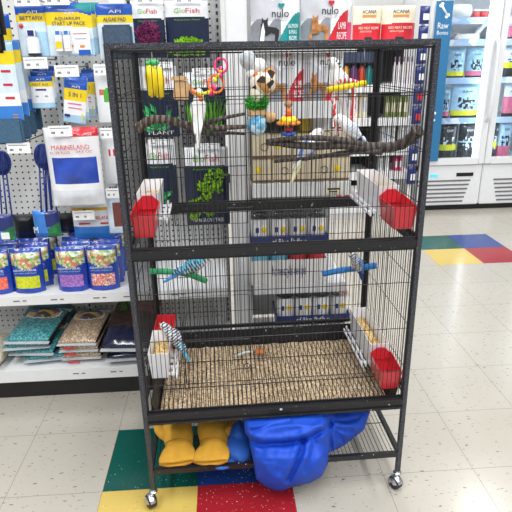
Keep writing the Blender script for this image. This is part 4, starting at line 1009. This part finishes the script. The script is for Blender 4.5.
feeder(1, .352, (.15, .40), (.025, .125), 'lower right feeder, white cup of seed with red hooded cup in front')
feeder(1, .858, (.165, .40), (.022, .135), 'upper right feeder, white cup behind its red hooded cup')
feeder(-1, .858, (.18, .36), (.04, .16), 'upper left feeder, red hooded cup in front of the white one')
feeder(-1, .39, (.10, .235), (.27, .40), 'lower left feeder, white seed cup in front of its red cup')

# ------------------------------------------------------------------ perches
BARK = bars('bark', (122, 110, 98), (70, 60, 52), 18); BARK.node_tree.nodes['Principled BSDF'].inputs['Roughness'].default_value = .95
BARK2 = bars('dark_bark', (98, 90, 84), (56, 51, 48), 20)
def limb(q, pts, r0, r1, seed, k=6):
    ps = spline(pts, k); n = len(ps)
    rs = [(r0+(r1-r0)*i/(n-1))*(1+.16*noise.noise(Vector((i*.45, seed, 0)))) for i in range(n)]
    q.tube(ps, rs, 10); return q
o = cthing('branch_perch', 'pale grey forked natural branch perch on the left side under the white bird', 'perch', atl(140, 127, .33)); o.rotation_euler = (0, 0, CR)
b0_ = atl(140, 127, .33)
def A(lst, b): return [atl(u, v, y)-b for u, v, y in lst]
MB_ = limb(MB(), A([(137, 129, .35), (149, 121, .34), (165, 119.5, .33), (185, 124.5, .31), (205, 126, .29), (222, 127.5, .28), (247, 126.5, .28)], b0_), .0150, .006, 1)
MB_.build('main_branch', BARK, o)
limb(MB(), A([(200, 126, .29), (212, 121, .28), (228, 117, .27), (246, 113.5, .26)], b0_), .0085, .004, 2).build('twig', BARK2, o)
limb(MB(), A([(198, 131, .29), (212, 134, .3), (230, 133, .31), (246, 134, .32)], b0_), .0075, .004, 3).build('twig', BARK2, o)
limb(MB(), A([(182, 124, .31), (194, 131, .29), (204, 133, .29)], b0_), .008, .007, 4).build('twig', BARK2, o)
b1_ = atl(418, 131, .09)
o = cthing('branch_perch', 'thick dark forked branch perch on the right side carrying two budgies', 'perch', b1_)
limb(MB(), A([(419, 130, .075), (411, 138, .1), (396, 146, .14), (369, 147, .18), (342, 145, .21), (318, 146, .24), (295, 145, .26), (267, 142, .29)], b1_), .0165, .0095, 5).build('main_branch', BARK2, o)
limb(MB(), A([(368, 146, .18), (345, 140.5, .2), (318, 138, .22), (293, 138.5, .25), (267, 141, .28)], b1_), .010, .006, 6).build('twig', BARK2, o)
limb(MB(), A([(382, 152, .15), (357, 151.5, .2), (330, 155, .25), (310, 158, .28), (274, 161.5, .32)], b1_), .009, .005, 7).build('twig', BARK2, o)
GP = mat('green_perch_plastic', (46, 146, 92), .5, var=.12); BPERCH = mat('blue_perch_grit', (44, 118, 186), .85, var=.15, scale=120, bump=.4)
b2_ = atl(153, 271, .37); o = cthing('grit_perch', 'green curved perch in the lower left of the cage', 'perch', b2_)
limb(MB(), A([(151, 271.5, .39), (166, 271.5, .36), (182, 273, .33), (194, 276, .30), (206, 281, .27)], b2_), .0108, .0095, 8).build('bar', GP, o)
b3_ = atl(376, 266, .37); o = cthing('grit_perch', 'blue gritty perch in the lower right of the cage', 'perch', b3_)
limb(MB(), A([(376, 265.5, .36), (360, 268, .36), (343, 270, .37), (322, 274, .38)], b3_), .0115, .010, 9).build('bar', BPERCH, o)

# ------------------------------------------------------------------ budgerigars
BEAK = mat('beak_horn', (206, 170, 110), .4); EYE = mat('bird_eye', (14, 14, 16), .1, coat=1); FOOT = mat('bird_foot', (206, 160, 150), .7)
def budgie(label, c, heading, pitch, cols, wings, s=1.0, roll=0, headdip=.006):
    # c: body centre in the cage frame; heading 0 = right, 90 = away from the viewer
    h_, p_ = math.radians(heading), math.radians(pitch)
    o = cthing('budgerigar', label, 'budgie', c, group='budgies in the cage')
    Rm = Euler((0, 0, CR)).to_matrix() @ Euler((0, 0, h_)).to_matrix() @ Euler((0, -p_, 0)).to_matrix() @ Euler((roll, 0, 0)).to_matrix()
    o.rotation_euler = Rm.to_euler(); o.scale = (s, s, s)
    dz = -headdip*(pitch/45)
    pts = [(-.112, 0, -.004), (-.095, 0, -.003), (-.066, 0, 0), (-.046, 0, .001), (-.028, 0, .0), (-.006, 0, -.001), (.016, 0, -.001), (.034, 0, .001+dz*.3), (.047, 0, .004+dz*.7), (.060, 0, .003+dz*1.3), (.069, 0, -.001+dz*1.7), (.0735, 0, -.003+dz*1.9)]
    rs = [.003, .0055, .0085, .0115, .0165, .0215, .0228, .0195, .0168, .0162, .0125, .004]
    ps = spline(pts, 4); rr = []
    for i in range(len(ps)):
        f = i/4; k = min(int(f), len(rs)-2); rr.append(rs[k]+(rs[k+1]-rs[k])*(f-k))
    def paint(t, a):
        if t > .86: return 3          # face
        if t > .70: return 2 if math.cos(2*PI*a) > -.2 else 3   # nape
        if t < .33: return 4          # tail
        return 1 if math.cos(2*PI*a) < .15 else 0
    MB().tube(ps, rr, 16, paint, sq=.95).build('body', cols, o)
    for sy in (-1, 1):
        q = MB(); vs = []; n = 12; L = 9
        for i in range(L):
            t = i/(L-1); x = .030-.100*t; wd = .0165*math.sin(PI*min(1, t*1.35+.12)**.8)*(1 if t < .65 else 1-.25*(t-.65)) if t < .72 else .0165*(1-t)*1.9
            yv = sy*(.0195-.013*max(0, t-.25)**1.1*1.3); zv = .006+.004*t
            for j in range(n):
                a = 2*PI*j/n; vs.append((x, yv+sy*.0035*math.cos(a), zv+max(.0015, wd)*math.sin(a)-.35*wd*abs(0)))
        fs = [(i*n+j, i*n+(j+1) % n, (i+1)*n+(j+1) % n, (i+1)*n+j) for i in range(L-1) for j in range(n)]+[tuple(range(n)), tuple(range((L-1)*n, L*n))]
        q.add(vs, fs, 0, True); bmesh.ops.recalc_face_normals(q.bm, faces=q.bm.faces); q.build('wing', wings, o)
        MB().ell((.0645, sy*.0128, .004+dz*1.4), (.0028, .0016, .0028), 10).build('eye', EYE, o)
        MB().tube([(.000, sy*.007, -.018), (.002, sy*.008, -.027)], .0024, 6).tube([(.002, sy*.008, -.027), (.012, sy*.010, -.028)], .0018, 6).tube([(.002, sy*.008, -.027), (.012, sy*.005, -.028)], .0018, 6).tube([(.002, sy*.008, -.027), (-.008, sy*.008, -.027)], .0018, 6).build('foot', FOOT, o)
    MB().tube([(.070, 0, -.002+dz*1.8), (.0775, 0, -.006+dz*1.9), (.0765, 0, -.0115+dz*1.9)], [.0042, .0034, .0008], 8).build('beak', BEAK, o)
    return o
W_ = mat('white_feathers', (240, 240, 238), .9, var=.02); PB = mat('pale_blue_feathers', (120, 158, 222), .9, var=.08); TQ = mat('turquoise_feathers', (84, 180, 212), .9, var=.08)
SB = mat('sky_feathers', (90, 150, 214), .9, var=.08); BLT = mat('dark_blue_feathers', (34, 62, 130), .9); BAR = bars('barred_grey_feathers', (216, 220, 224), (84, 88, 98), 30)
CRM = mat('cream_feathers', (232, 228, 190), .9); BARB = bars('barred_blue_feathers', (150, 190, 224), (46, 66, 110), 30)
def ctr(u, v, y): return atl(u, v, y)
budgie('all white budgie seen from behind on the left branch', ctr(198.5, 113, .27), 80, 68, [W_, W_, W_, W_, W_], W_, .92, headdip=.001)
budgie('white budgie with grey barred head perched high on the yellow swing', ctr(339, 84, .262), 205, 72, [W_, W_, BAR, W_, W_], bars('faint_barred_feathers', (232, 236, 244), (204, 212, 228), 34), 1.0, headdip=.003)
budgie('blue bellied budgie with cream tail behind the right branch, tail hanging down left', ctr(307, 150, .31), 20, 58, [PB, PB, W_, W_, CRM], W_, 1.0)
budgie('white and blue budgie on the thick right branch facing left', ctr(352, 130.5, .21), 172, 46, [W_, W_, W_, W_, BLT], bars('faint_barred_feathers', (232, 236, 244), (204, 212, 228), 34), .84)
budgie('turquoise budgie with barred grey back on the green perch', ctr(192, 266, .31), 8, 24, [TQ, BAR, BAR, W_, SB], bars('barred_turquoise_feathers', (150, 206, 222), (58, 84, 108), 30), .95)
budgie('grey barred blue budgie sitting on the blue perch', ctr(357, 264, .35), 215, 62, [SB, BAR, BAR, BAR, BLT], BARB, .78)
budgie('grey barred budgie with turquoise rump eating at the lower left feeder', ctr(174, 338, .22), 150, 52, [BAR, BAR, BAR, W_, TQ], BAR, .82)

# ------------------------------------------------------------------ toys
WOOD = mat('pale_wood', (206, 168, 120), .7, var=.12, scale=50); TWINE = mat('twine', (150, 140, 124), .9)
ROOF = CT-.012
TY = mat('toy_yellow', (244, 216, 24), .4); TO = mat('toy_orange', (244, 122, 40), .35); TPK = mat('toy_pink', (240, 60, 130), .35); TLY = mat('toy_lemon', (226, 220, 40), .35)
TRD = mat('toy_red', (206, 40, 44), .35); TBL = mat('toy_blue', (30, 84, 180), .35); TGR = mat('toy_green', (70, 180, 110), .5)
def hang(name, label, u, v, y, cat='bird toy'):
    p = atl(u, v, y); o = cthing(name, label, cat, p); MB().cyl((0, 0, 0), (0, 0, ROOF-p.z), .0014, 6).build('cord', TWINE, o); return o
o = hang('corn_toy', 'yellow corn shaped pair of toys with green top, hanging upper left', 152.5, 64, .3)
q = MB(); q.lathe([(.003, -.09), (.012, -.082), (.0155, -.05), (.0165, -.03), (.011, -.006), (.004, 0)], (-.008, 0, 0), 14).lathe([(.003, -.09), (.012, -.082), (.0155, -.05), (.0165, -.03), (.011, -.006), (.004, 0)], (.014, .004, -.006), 14)
q.build('yellow_cob', TY, o); MB().ell((.002, 0, .004), (.018, .012, .009)).ell((-.012, 0, .002), (.01, .01, .006)).build('green_top', TGR, o)
o = hang('wood_block_toy', 'tan wooden toy with peaked cap, hanging beside the corn toy', 179, 78, .28)
MB().prism([(-.026, -.006), (.026, -.006), (.018, .004), (-.018, .004)], .03, (0, -.015, 0)).build('cap', WOOD, o)
MB().box((.004, 0, -.034), (.042, .03, .052), rot=Euler((0, .1, 0)), bev=.004).build('block', WOOD, o); MB().box((.032, 0, -.03), (.012, .02, .046), rot=Euler((0, -.7, 0)), bev=.003).build('tail_piece', WOOD, o)
# ring chain
b4 = atl(222, 58, .24); o = cthing('ring_chain_toy', 'pink, yellow and orange plastic ring chain draped above the white bird', 'bird toy', b4)
MB().cyl((0, 0, 0), (0, 0, ROOF-b4.z), .0014, 6).build('cord', TWINE, o)
def ring(u, v, r, ry, m, nm_):
    p = atl(u, v, .24)-b4; MB().tube([(p.x+r*math.cos(a), p.y+ry*math.sin(a), p.z+r*1.1*math.sin(a)) for a in [2*PI*k/20 for k in range(20)]], .0033, 8, closed=True).build(nm_, m, o)
def link(u0, v0, u1_, v1, m):
    a, b = atl(u0, v0, .238)-b4, atl(u1_, v1, .238)-b4; MB().tube([a, (a+b)/2, b], [.0055, .004, .0055], 8).ell(a, (.007, .006, .007)).ell(b, (.007, .006, .007)).build('link', m, o)
ring(221, 65.5, .017, .004, TPK, 'pink_ring'); link(221, 71, 215.5, 80, TLY); ring(216, 84, .021, .006, TO, 'orange_ring'); link(221, 69, 220.5, 75, TPK)
link(214, 88, 210, 93, TPK); link(209, 92.5, 199, 94.5, TLY); link(199, 94.5, 192.5, 91.5, TO); link(213, 87, 212.5, 93, TPK)
link(200, 96, 201, 99, TO)
# stacked block toy
o = hang('shredding_toy', 'long hanging toy of plush blocks with green shreds and blue crinkle ball', 258, 62, .27)
def pz(u, v): return atl(u, v, .27)-atl(258, 62, .27)
CALI = cells('mottled_block', [(226, 214, 190), (60, 50, 44), (196, 140, 80), (236, 230, 214)], 40, .9, bump=.2)
MB().ell(pz(248, 60), (.024, .022, .025)).build('grey_ball', mat('grey_white_plush', (196, 200, 204), .95, var=.15), o)
MB().ell(pz(259, 66), (.022, .022, .022)).ell(pz(252, 74), (.016, .016, .014)).build('white_plush', W_, o)
MB().ell(pz(256, 75), (.016, .02, .012)).build('orange_piece', TO, o)
MB().ell(pz(262, 82), (.036, .028, .036)).ell(pz(270, 80), (.02, .02, .035)).build('mottled_block', CALI, o)
MB().lathe([(.006, .03), (.018, .012), (.024, -.02), (.01, -.03)], pz(257, 93), 14).build('cream_cone', CREAM, o)
q = MB(); rnd = random.Random(3); pc = pz(257, 102)
for _ in range(170):
    d = Vector((rnd.gauss(0, 1), rnd.gauss(0, 1), rnd.gauss(0, .6))).normalized(); leaf(q, pc+d*.012, d+Vector((0, 0, -.1)), .026, .004)
q.build('green_shreds', mat('green_shred', (70, 190, 60), .7, var=.2), o)
MB().box(pz(257, 112), (.05, .04, .026), bev=.006).ell(pz(270, 117), (.018, .016, .016)).build('wood_slice', WOOD, o)
q = MB(); q.ell(pz(257, 124), (.027, .026, .034), 22)
for v in q.bm.verts: v.co += (v.co-pz(257, 124)).normalized()*.006*noise.noise(v.co*120)
q.build('crinkle_ball', cells('blue_crinkle', [(110, 180, 216), (170, 214, 236), (80, 150, 196), (200, 226, 240)], 70, .4, bump=.8), o)
# spinner
o = hang('spinner_toy', 'small spinner of orange, yellow, red and blue discs in the middle of the cage', 288.5, 104, .27)
def pz2(v): return atl(288.5, v, .27)-atl(288.5, 104, .27)
MB().ell((0, 0, 0), (.013, .01, .01)).build('wood_bead', mat('brown_wood', (170, 130, 90), .6), o)
MB().cyl((0, 0, 0), pz2(138), .003, 8).build('spindle', WOOD, o)
MB().ell(pz2(111.5), (.0095, .0095, .01)).build('orange_bead', TO, o); MB().lathe([(.004, -.006), (.011, -.003), (.011, .003), (.004, .006)], pz2(115.5), 16).build('red_disc', TRD, o)
MB().lathe([(.006, -.012), (.026, -.006), (.028, 0), (.02, .008), (.006, .01)], pz2(119.5), 18).build('yellow_disc', TY, o)
q = MB()
for k in range(10): a = 2*PI*k/10; q.ell(pz2(123)+Vector((.028*math.cos(a), .028*math.sin(a), 0)), (.008, .008, .006), 8)
q.build('orange_beads', ORNGP, o); MB().lathe([(.004, -.006), (.013, -.003), (.013, .004), (.004, .006)], pz2(129.5), 16).build('red_base_disc', TRD, o)
MB().lathe([(.004, -.007), (.02, -.005), (.021, .002), (.004, .006)], pz2(133.5), 18).build('blue_disc', TBL, o)
# swing
b5 = atl(344, 86, .24); o = cthing('bird_swing', 'yellow swing perch with red and white striped ropes hanging down', 'bird swing', b5)
def PS(u, v): return atl(u, v, .24)-b5
MB().tube([PS(327, 90), PS(366, 83)], .0085, 12).build('perch_bar', TY, o)
CANDY = bars('candy_stripe', (224, 40, 60), (240, 236, 232), 26)
MB().tube(spline([PS(332, 87), PS(334, 105), PS(336, 122), PS(337, 136)]), .0066, 8).build('striped_rope', CANDY, o)
MB().tube(spline([PS(354, 85), PS(354, 100), PS(353, 112), PS(352, 122)]), .0066, 8).build('striped_rope', CANDY, o)
MB().tube(spline([PS(337, 82), PS(345, 80), PS(352, 81), PS(357, 82.5)]), .006, 8).build('striped_rope', CANDY, o)
t1 = PS(327, 90); t2 = PS(366, 83); zr = ROOF-b5.z
MB().tube([t1, (t1.x+.01, t1.y, zr)], .0015, 6).tube([t2, (t2.x-.01, t2.y, zr)], .0015, 6).build('hanger_wire', STEEL, o)
# stray feathers lying on the bedding
p = atl(250, 356, .34)
MB().tube(spline([(-.06, 0, 0), (-.03, .004, .004), (0, 0, .004)]), [.001]+[.004]*11+[.002], 8, sq=3).build('x', W_) if 0 else None
o = cthing('feather_tuft', 'orange and white feather tuft lying mid floor of the cage', 'feather', (atl(256, 355, .33).x, .34, .316))
MB().ell((.014, 0, .006), (.022, .014, .007), 12).build('orange_tuft', mat('rust_feather', (190, 110, 54), .9, var=.15), o)
MB().tube(spline([(-.065, -.01, .001), (-.04, 0, .005), (-.01, .002, .006)], 5), [.001]+[.004]*9+[.002], 8).build('white_plume', mat('pale_plume', (206, 220, 222), .9), o)

# ------------------------------------------------------------------ things on the lower shelf
LEA = mat('yellow_suede', (204, 152, 44), .85, var=.1, scale=22, bump=.3); LEI = mat('suede_dark_edge', (170, 116, 20), .9)
ZS = zs0+.006
def glove(cx_, y0, label, rz, mirror=1, lift=0):
    o = cthing('work_glove', label, 'glove', (cx_, y0, ZS+.001), rot=(.02, 0, rz), group='yellow leather work gloves')
    # cuff (front, open) to palm: elliptical sections along y; one continuous body
    prof = [(-.024, .052, .0085), (-.010, .056, .012), (.008, .053, .018), (.026, .045, .022), (.038, .0425, .0225), (.056, .045, .025), (.09, .049, .027), (.13, .049, .024), (.155, .045, .019)]
    q = MB(); n = 22; rings = []; ps = spline([(a, b, c) for a, b, c in prof], 4)
    for i, (y, rx, rz_) in enumerate(ps):
        rg = []
        for j in range(n):
            a = 2*PI*j/n; g = 1+(.07*math.sin(a*9)*max(0, 1-abs(y-.038)/.034))+.03*noise.noise(Vector((math.cos(a)*2+cx_*9, math.sin(a)*2, y*30)))
            rg.append((rx*g*math.cos(a)+.004*math.sin(y*40), y, rz_*g*math.sin(a)+(.027 if y > .03 else .012+.015*max(0, y+.024)/.054)+.004*math.cos(j*.6+y*20)*(1 if y < .02 else 0)))
        rings.append(rg)
    vs = [p for r in rings for p in r]; L = len(rings)
    fs = [(i*n+j, (i+1)*n+j, (i+1)*n+(j+1) % n, i*n+(j+1) % n) for i in range(L-1) for j in range(n)]+[tuple((L-1)*n+j for j in range(n))]
    # inside of the cuff
    inn = [(x*.95, y+.001, (z-.012)*.7+.012) for x, y, z in rings[0]]; deep = [(x*.72, .03, (z-.012)*.9+.026) for x, y, z in rings[0]]
    k0 = len(vs); vs += inn+deep
    fs += [(j, (j+1) % n, k0+(j+1) % n, k0+j) for j in range(n)]+[(k0+j, k0+(j+1) % n, k0+n+(j+1) % n, k0+n+j) for j in range(n)]+[tuple(k0+n+j for j in range(n))]
    q.add(vs, fs, 0, True)
    bmesh.ops.recalc_face_normals(q.bm, faces=q.bm.faces)
    for k, (fx, ln, r) in enumerate(((-.036, .060, .0125), (-.012, .074, .0135), (.012, .070, .0135), (.035, .052, .0125))):
        q.tube(spline([(fx*.92*mirror, .135, .026), (fx*1.02*mirror, .155+ln*.35, .028), (fx*1.08*mirror, .155+ln*.75, .022), (fx*1.1*mirror, .155+ln, .015)], 4), [r*1.05]*4+[r]*4+[r*.95]*4+[r*.5], 10)
    q.tube(spline([(-.036*mirror, .085, .026), (-.056*mirror, .11, .026), (-.066*mirror, .14, .022), (-.064*mirror, .165, .016)], 4), [.017]*4+[.0155]*4+[.0135]*4+[.006], 10)
    q.build('leather', LEA, o)
    MB().tube([(p[0]*1.005, p[1], p[2]) for p in rings[0]], .0022, 6, closed=True).build('cuff_hem', LEI, o)
    MB().tube([(.0435*math.cos(a), .040, .027+.0240*math.sin(a)) for a in [PI*.1+PI*.8*k/14 for k in range(15)]], .0014, 5).build('wrist_stitching', LEI, o)
    return o
gx1 = atl(177.5, 455, .03).x; gx2 = atl(212, 456, .03).x
glove(gx1, .038, 'left yellow work glove with its cuff facing out, beside the cage leg', .04, 1)
glove(gx2, .032, 'right yellow work glove, next to the blue cloth', -.06, -1)
# cloths: voxel-merged lumps with folds
def cloth(name, label, lumps, m, group, fold, vox=.006, seed=0, sm=4):
    q = MB()
    for c, r, rot in lumps: q.ell(c, r, 20, 0, Euler(rot))
    o = q.build(name, m); o.location = CO; o.rotation_euler = (0, 0, CR)
    md = o.modifiers.new('r', 'REMESH'); md.mode = 'VOXEL'; md.voxel_size = vox
    ms = o.modifiers.new('s', 'SMOOTH'); ms.iterations = sm; ms.factor = .6
    me = bpy.data.meshes.new_from_object(o.evaluated_get(bpy.context.evaluated_depsgraph_get())); o.modifiers.clear()
    old = o.data; o.data = me; bpy.data.meshes.remove(old); me.materials.clear(); me.materials.append(m)
    for v in me.vertices:
        p = v.co; w = noise.noise(p*9+Vector((seed, 0, 0))); w2 = noise.noise(p*4+Vector((0, seed, 3)))
        ph = (p.x*38*math.cos(w2*2)+p.z*34*math.sin(w2*2+.8))+w*3.5
        r_ = 1-abs(math.sin(ph*.5)); v.co = p+v.normal*(fold*(r_**2*1.3-.4)+.5*fold*w)
    for f in me.polygons: f.use_smooth = True
    return tag(o, label, 'cloth', group)
CLO = mat('royal_blue_cloth', (12, 72, 190), .65, var=.04); CL2 = mat('steel_blue_cloth', (30, 84, 170), .7, var=.08)
def LL(u, v, y): p = atl(u, v, y); return (p.x, y, p.z)
POLY = [(244, 417), (244, 425), (245, 433), (249, 438), (250, 447), (253, 460), (256, 479), (265, 487), (275, 491), (283, 491), (292, 487), (310, 483), (322, 476), (328, 464), (329, 452), (336, 450), (345, 445), (355, 437), (364, 430), (370, 412), (330, 407), (290, 408)]
def segd(p, a, b):
    ab = b-a; t = max(0, min(1, (p-a).dot(ab)/ab.dot(ab))); return (p-(a+ab*t)).length, a+ab*t
def nearest(p, poly, closed=True):
    best = (1e9, None); n = len(poly)
    for k in range(n if closed else n-1):
        d = segd(p, Vector(poly[k]), Vector(poly[(k+1) % n]))
        if d[0] < best[0]: best = d
    return best
def inside(p, poly):
    c = False; n = len(poly)
    for k in range(n):
        (x1, y1), (x2, y2) = poly[k], poly[(k+1) % n]
        if (y1 > p.y) != (y2 > p.y) and p.x < (x2-x1)*(p.y-y1)/(y2-y1)+x1: c = not c
    return c
# fold lines: polyline, inward depth, width, side bulge
FOLDS = [([(246, 440), (262, 445), (285, 444), (300, 441), (312, 437), (325, 430), (331, 420)], .016, 2.6, .012), ([(303, 441), (302, 450), (297, 464), (288, 480)], .014, 2.6, .008),
         ([(331, 424), (330, 438), (331, 452)], .016, 2.2, .006), ([(252, 431), (272, 424), (290, 420)], .007, 2.4, .007), ([(331, 424), (340, 430), (350, 431)], .008, 2, .005), ([(333, 420), (346, 421), (358, 418)], .008, 2, .005),
         ([(314, 443), (312, 456), (305, 470)], .006, 3, .005), ([(262, 450), (258, 462), (262, 478)], .004, 4, .004), ([(336, 433), (342, 438), (344, 444)], .008, 1.8, .004)]
q = MB(); st = 1.3; gu = [240+st*k for k in range(102)]; gv = [405+st*k for k in range(68)]
ins = {}; pos = {}
for a_, u in enumerate(gu):
    for b_, v in enumerate(gv): ins[a_, b_] = inside(Vector((u, v)), POLY)
vf, vb, fcs = {}, {}, []
def cl_vert(k):
    if k in vf: return
    p = Vector((gu[k[0]], gv[k[1]])); d, npnt = nearest(p, POLY)
    if not ins[k]: p, d = npnt, 0
    back = max(0, min(1, (p.x-322)/14))*.06
    yb = (-.014 if p.y > 458 else -.014+.034*min(1, (458-p.y)/16))+back
    h = .05*math.sqrt(1-(1-min(1, d/17))**2); y = 0
    tp = min(1, max(.12, (p.y-411)/15)); h *= tp
    for ln, dep, wd, bl in FOLDS:
        dd, c_ = nearest(p, ln, False)
        y += 1.35*dep*math.exp(-(dd/wd)**2)-bl*math.exp(-((dd-wd*2.4)/(wd*1.6))**2)*(1 if p.y < c_.y or abs(p.y-c_.y) < .4 else .4)
    y += .005*noise.noise(Vector((p.x*.07, p.y*.07, 1)))+.0025*noise.noise(Vector((p.x*.2, p.y*.13, 4)))
    w_ = min(1, d/4)*tp
    P_ = atl(p.x, p.y, yb-h+y*w_); P_.z = min(P_.z, ZT-.006); vf[k] = q.bm.verts.new(P_)
    P0 = atl(p.x, p.y, yb); dep = (.15 if p.y < 452 else .004)*math.sqrt(1-(1-min(1, d/14))**2)
    vb[k] = q.bm.verts.new((P0.x, P0.y+dep, P0.z if p.y > 452 else min(max(P0.z, zs0+.007), ZT-.006)))
for a_ in range(len(gu)-1):
    for b_ in range(len(gv)-1):
        ks = [(a_, b_), (a_+1, b_), (a_+1, b_+1), (a_, b_+1)]
        if any(ins[k] for k in ks):
            for k in ks: cl_vert(k)
            for mp_, rev in ((vf, True), (vb, False)):
                f = q.bm.faces.new([mp_[k] for k in (ks[::-1] if rev else ks)]); f.smooth = True
bmesh.ops.remove_doubles(q.bm, verts=q.bm.verts, dist=.0003); bmesh.ops.recalc_face_normals(q.bm, faces=q.bm.faces)
tag(q.build('blue_cloth', CLO, at=CO, rot=(0, 0, CR)), 'big bright royal blue cloth bundle spilling over the front of the lower shelf', 'cloth')
cloth('blue_cloth', 'small darker blue crumpled cloth between the gloves and the big blue bundle', [
    (LL(238, 448, .07), (.045, .06, .03), (0, 0, .3)), (LL(222, 457, .05), (.05, .06, .014), (0, 0, 0)), (LL(240, 436, .12), (.04, .05, .045), (0, 0, 0)), (LL(205, 462, .05), (.07, .04, .008), (0, 0, 0))], CL2, None, .006, vox=.0045, seed=5, sm=2)
# seed husks on the floor and shelf rim (uncountable)
q = MB(); rnd = random.Random(11)
for _ in range(420):
    x = rnd.gauss(-.16, .24); y = rnd.gauss(.03, .13); r = rnd.uniform(.0008, .0021); a = rnd.uniform(0, PI)
    c_, s_ = math.cos(a)*r, math.sin(a)*r
    q.add([(x+c_, y+s_, .0006), (x-s_*.6, y+c_*.6, .0016), (x-c_, y-s_, .0006), (x+s_*.6, y-c_*.6, .0016)], [(0, 1, 2, 3)])
tag(q.build('seed_husks', mat('seed_husk', (228, 220, 200), .8, var=.06), at=CO, rot=(0, 0, CR)), 'scattered pale seed husks on the floor around the cage', 'seed husks', kind='stuff')

# ------------------------------------------------------------------ light
def area(name, loc_, sx, sy, e, rot=(0, 0, 0), c=(1, 1, 1)):
    l = bpy.data.lights.new(name, 'AREA'); l.shape = 'RECTANGLE'; l.size = sx; l.size_y = sy; l.energy = e; l.color = c
    o = bpy.data.objects.new(name, l); col.objects.link(o); o.location = loc_; o.rotation_euler = rot; return o
for x in (-1.6, .5, 2.6):
    for y in (-2.2, .2, 3.4): area('ceiling_fluorescent', (x, y, 3.3), .3, 2.2, 82)
w = bpy.data.worlds.new('store_ambient'); sc.world = w; w.use_nodes = True
w.node_tree.nodes['Background'].inputs[0].default_value = (.93, .96, 1, 1); w.node_tree.nodes['Background'].inputs[1].default_value = .5
vs_ = sc.view_settings; vs_.view_transform = 'Standard'; vs_.look = 'None'; vs_.gamma = 1; vs_.use_curve_mapping = False; vs_.exposure = -.5
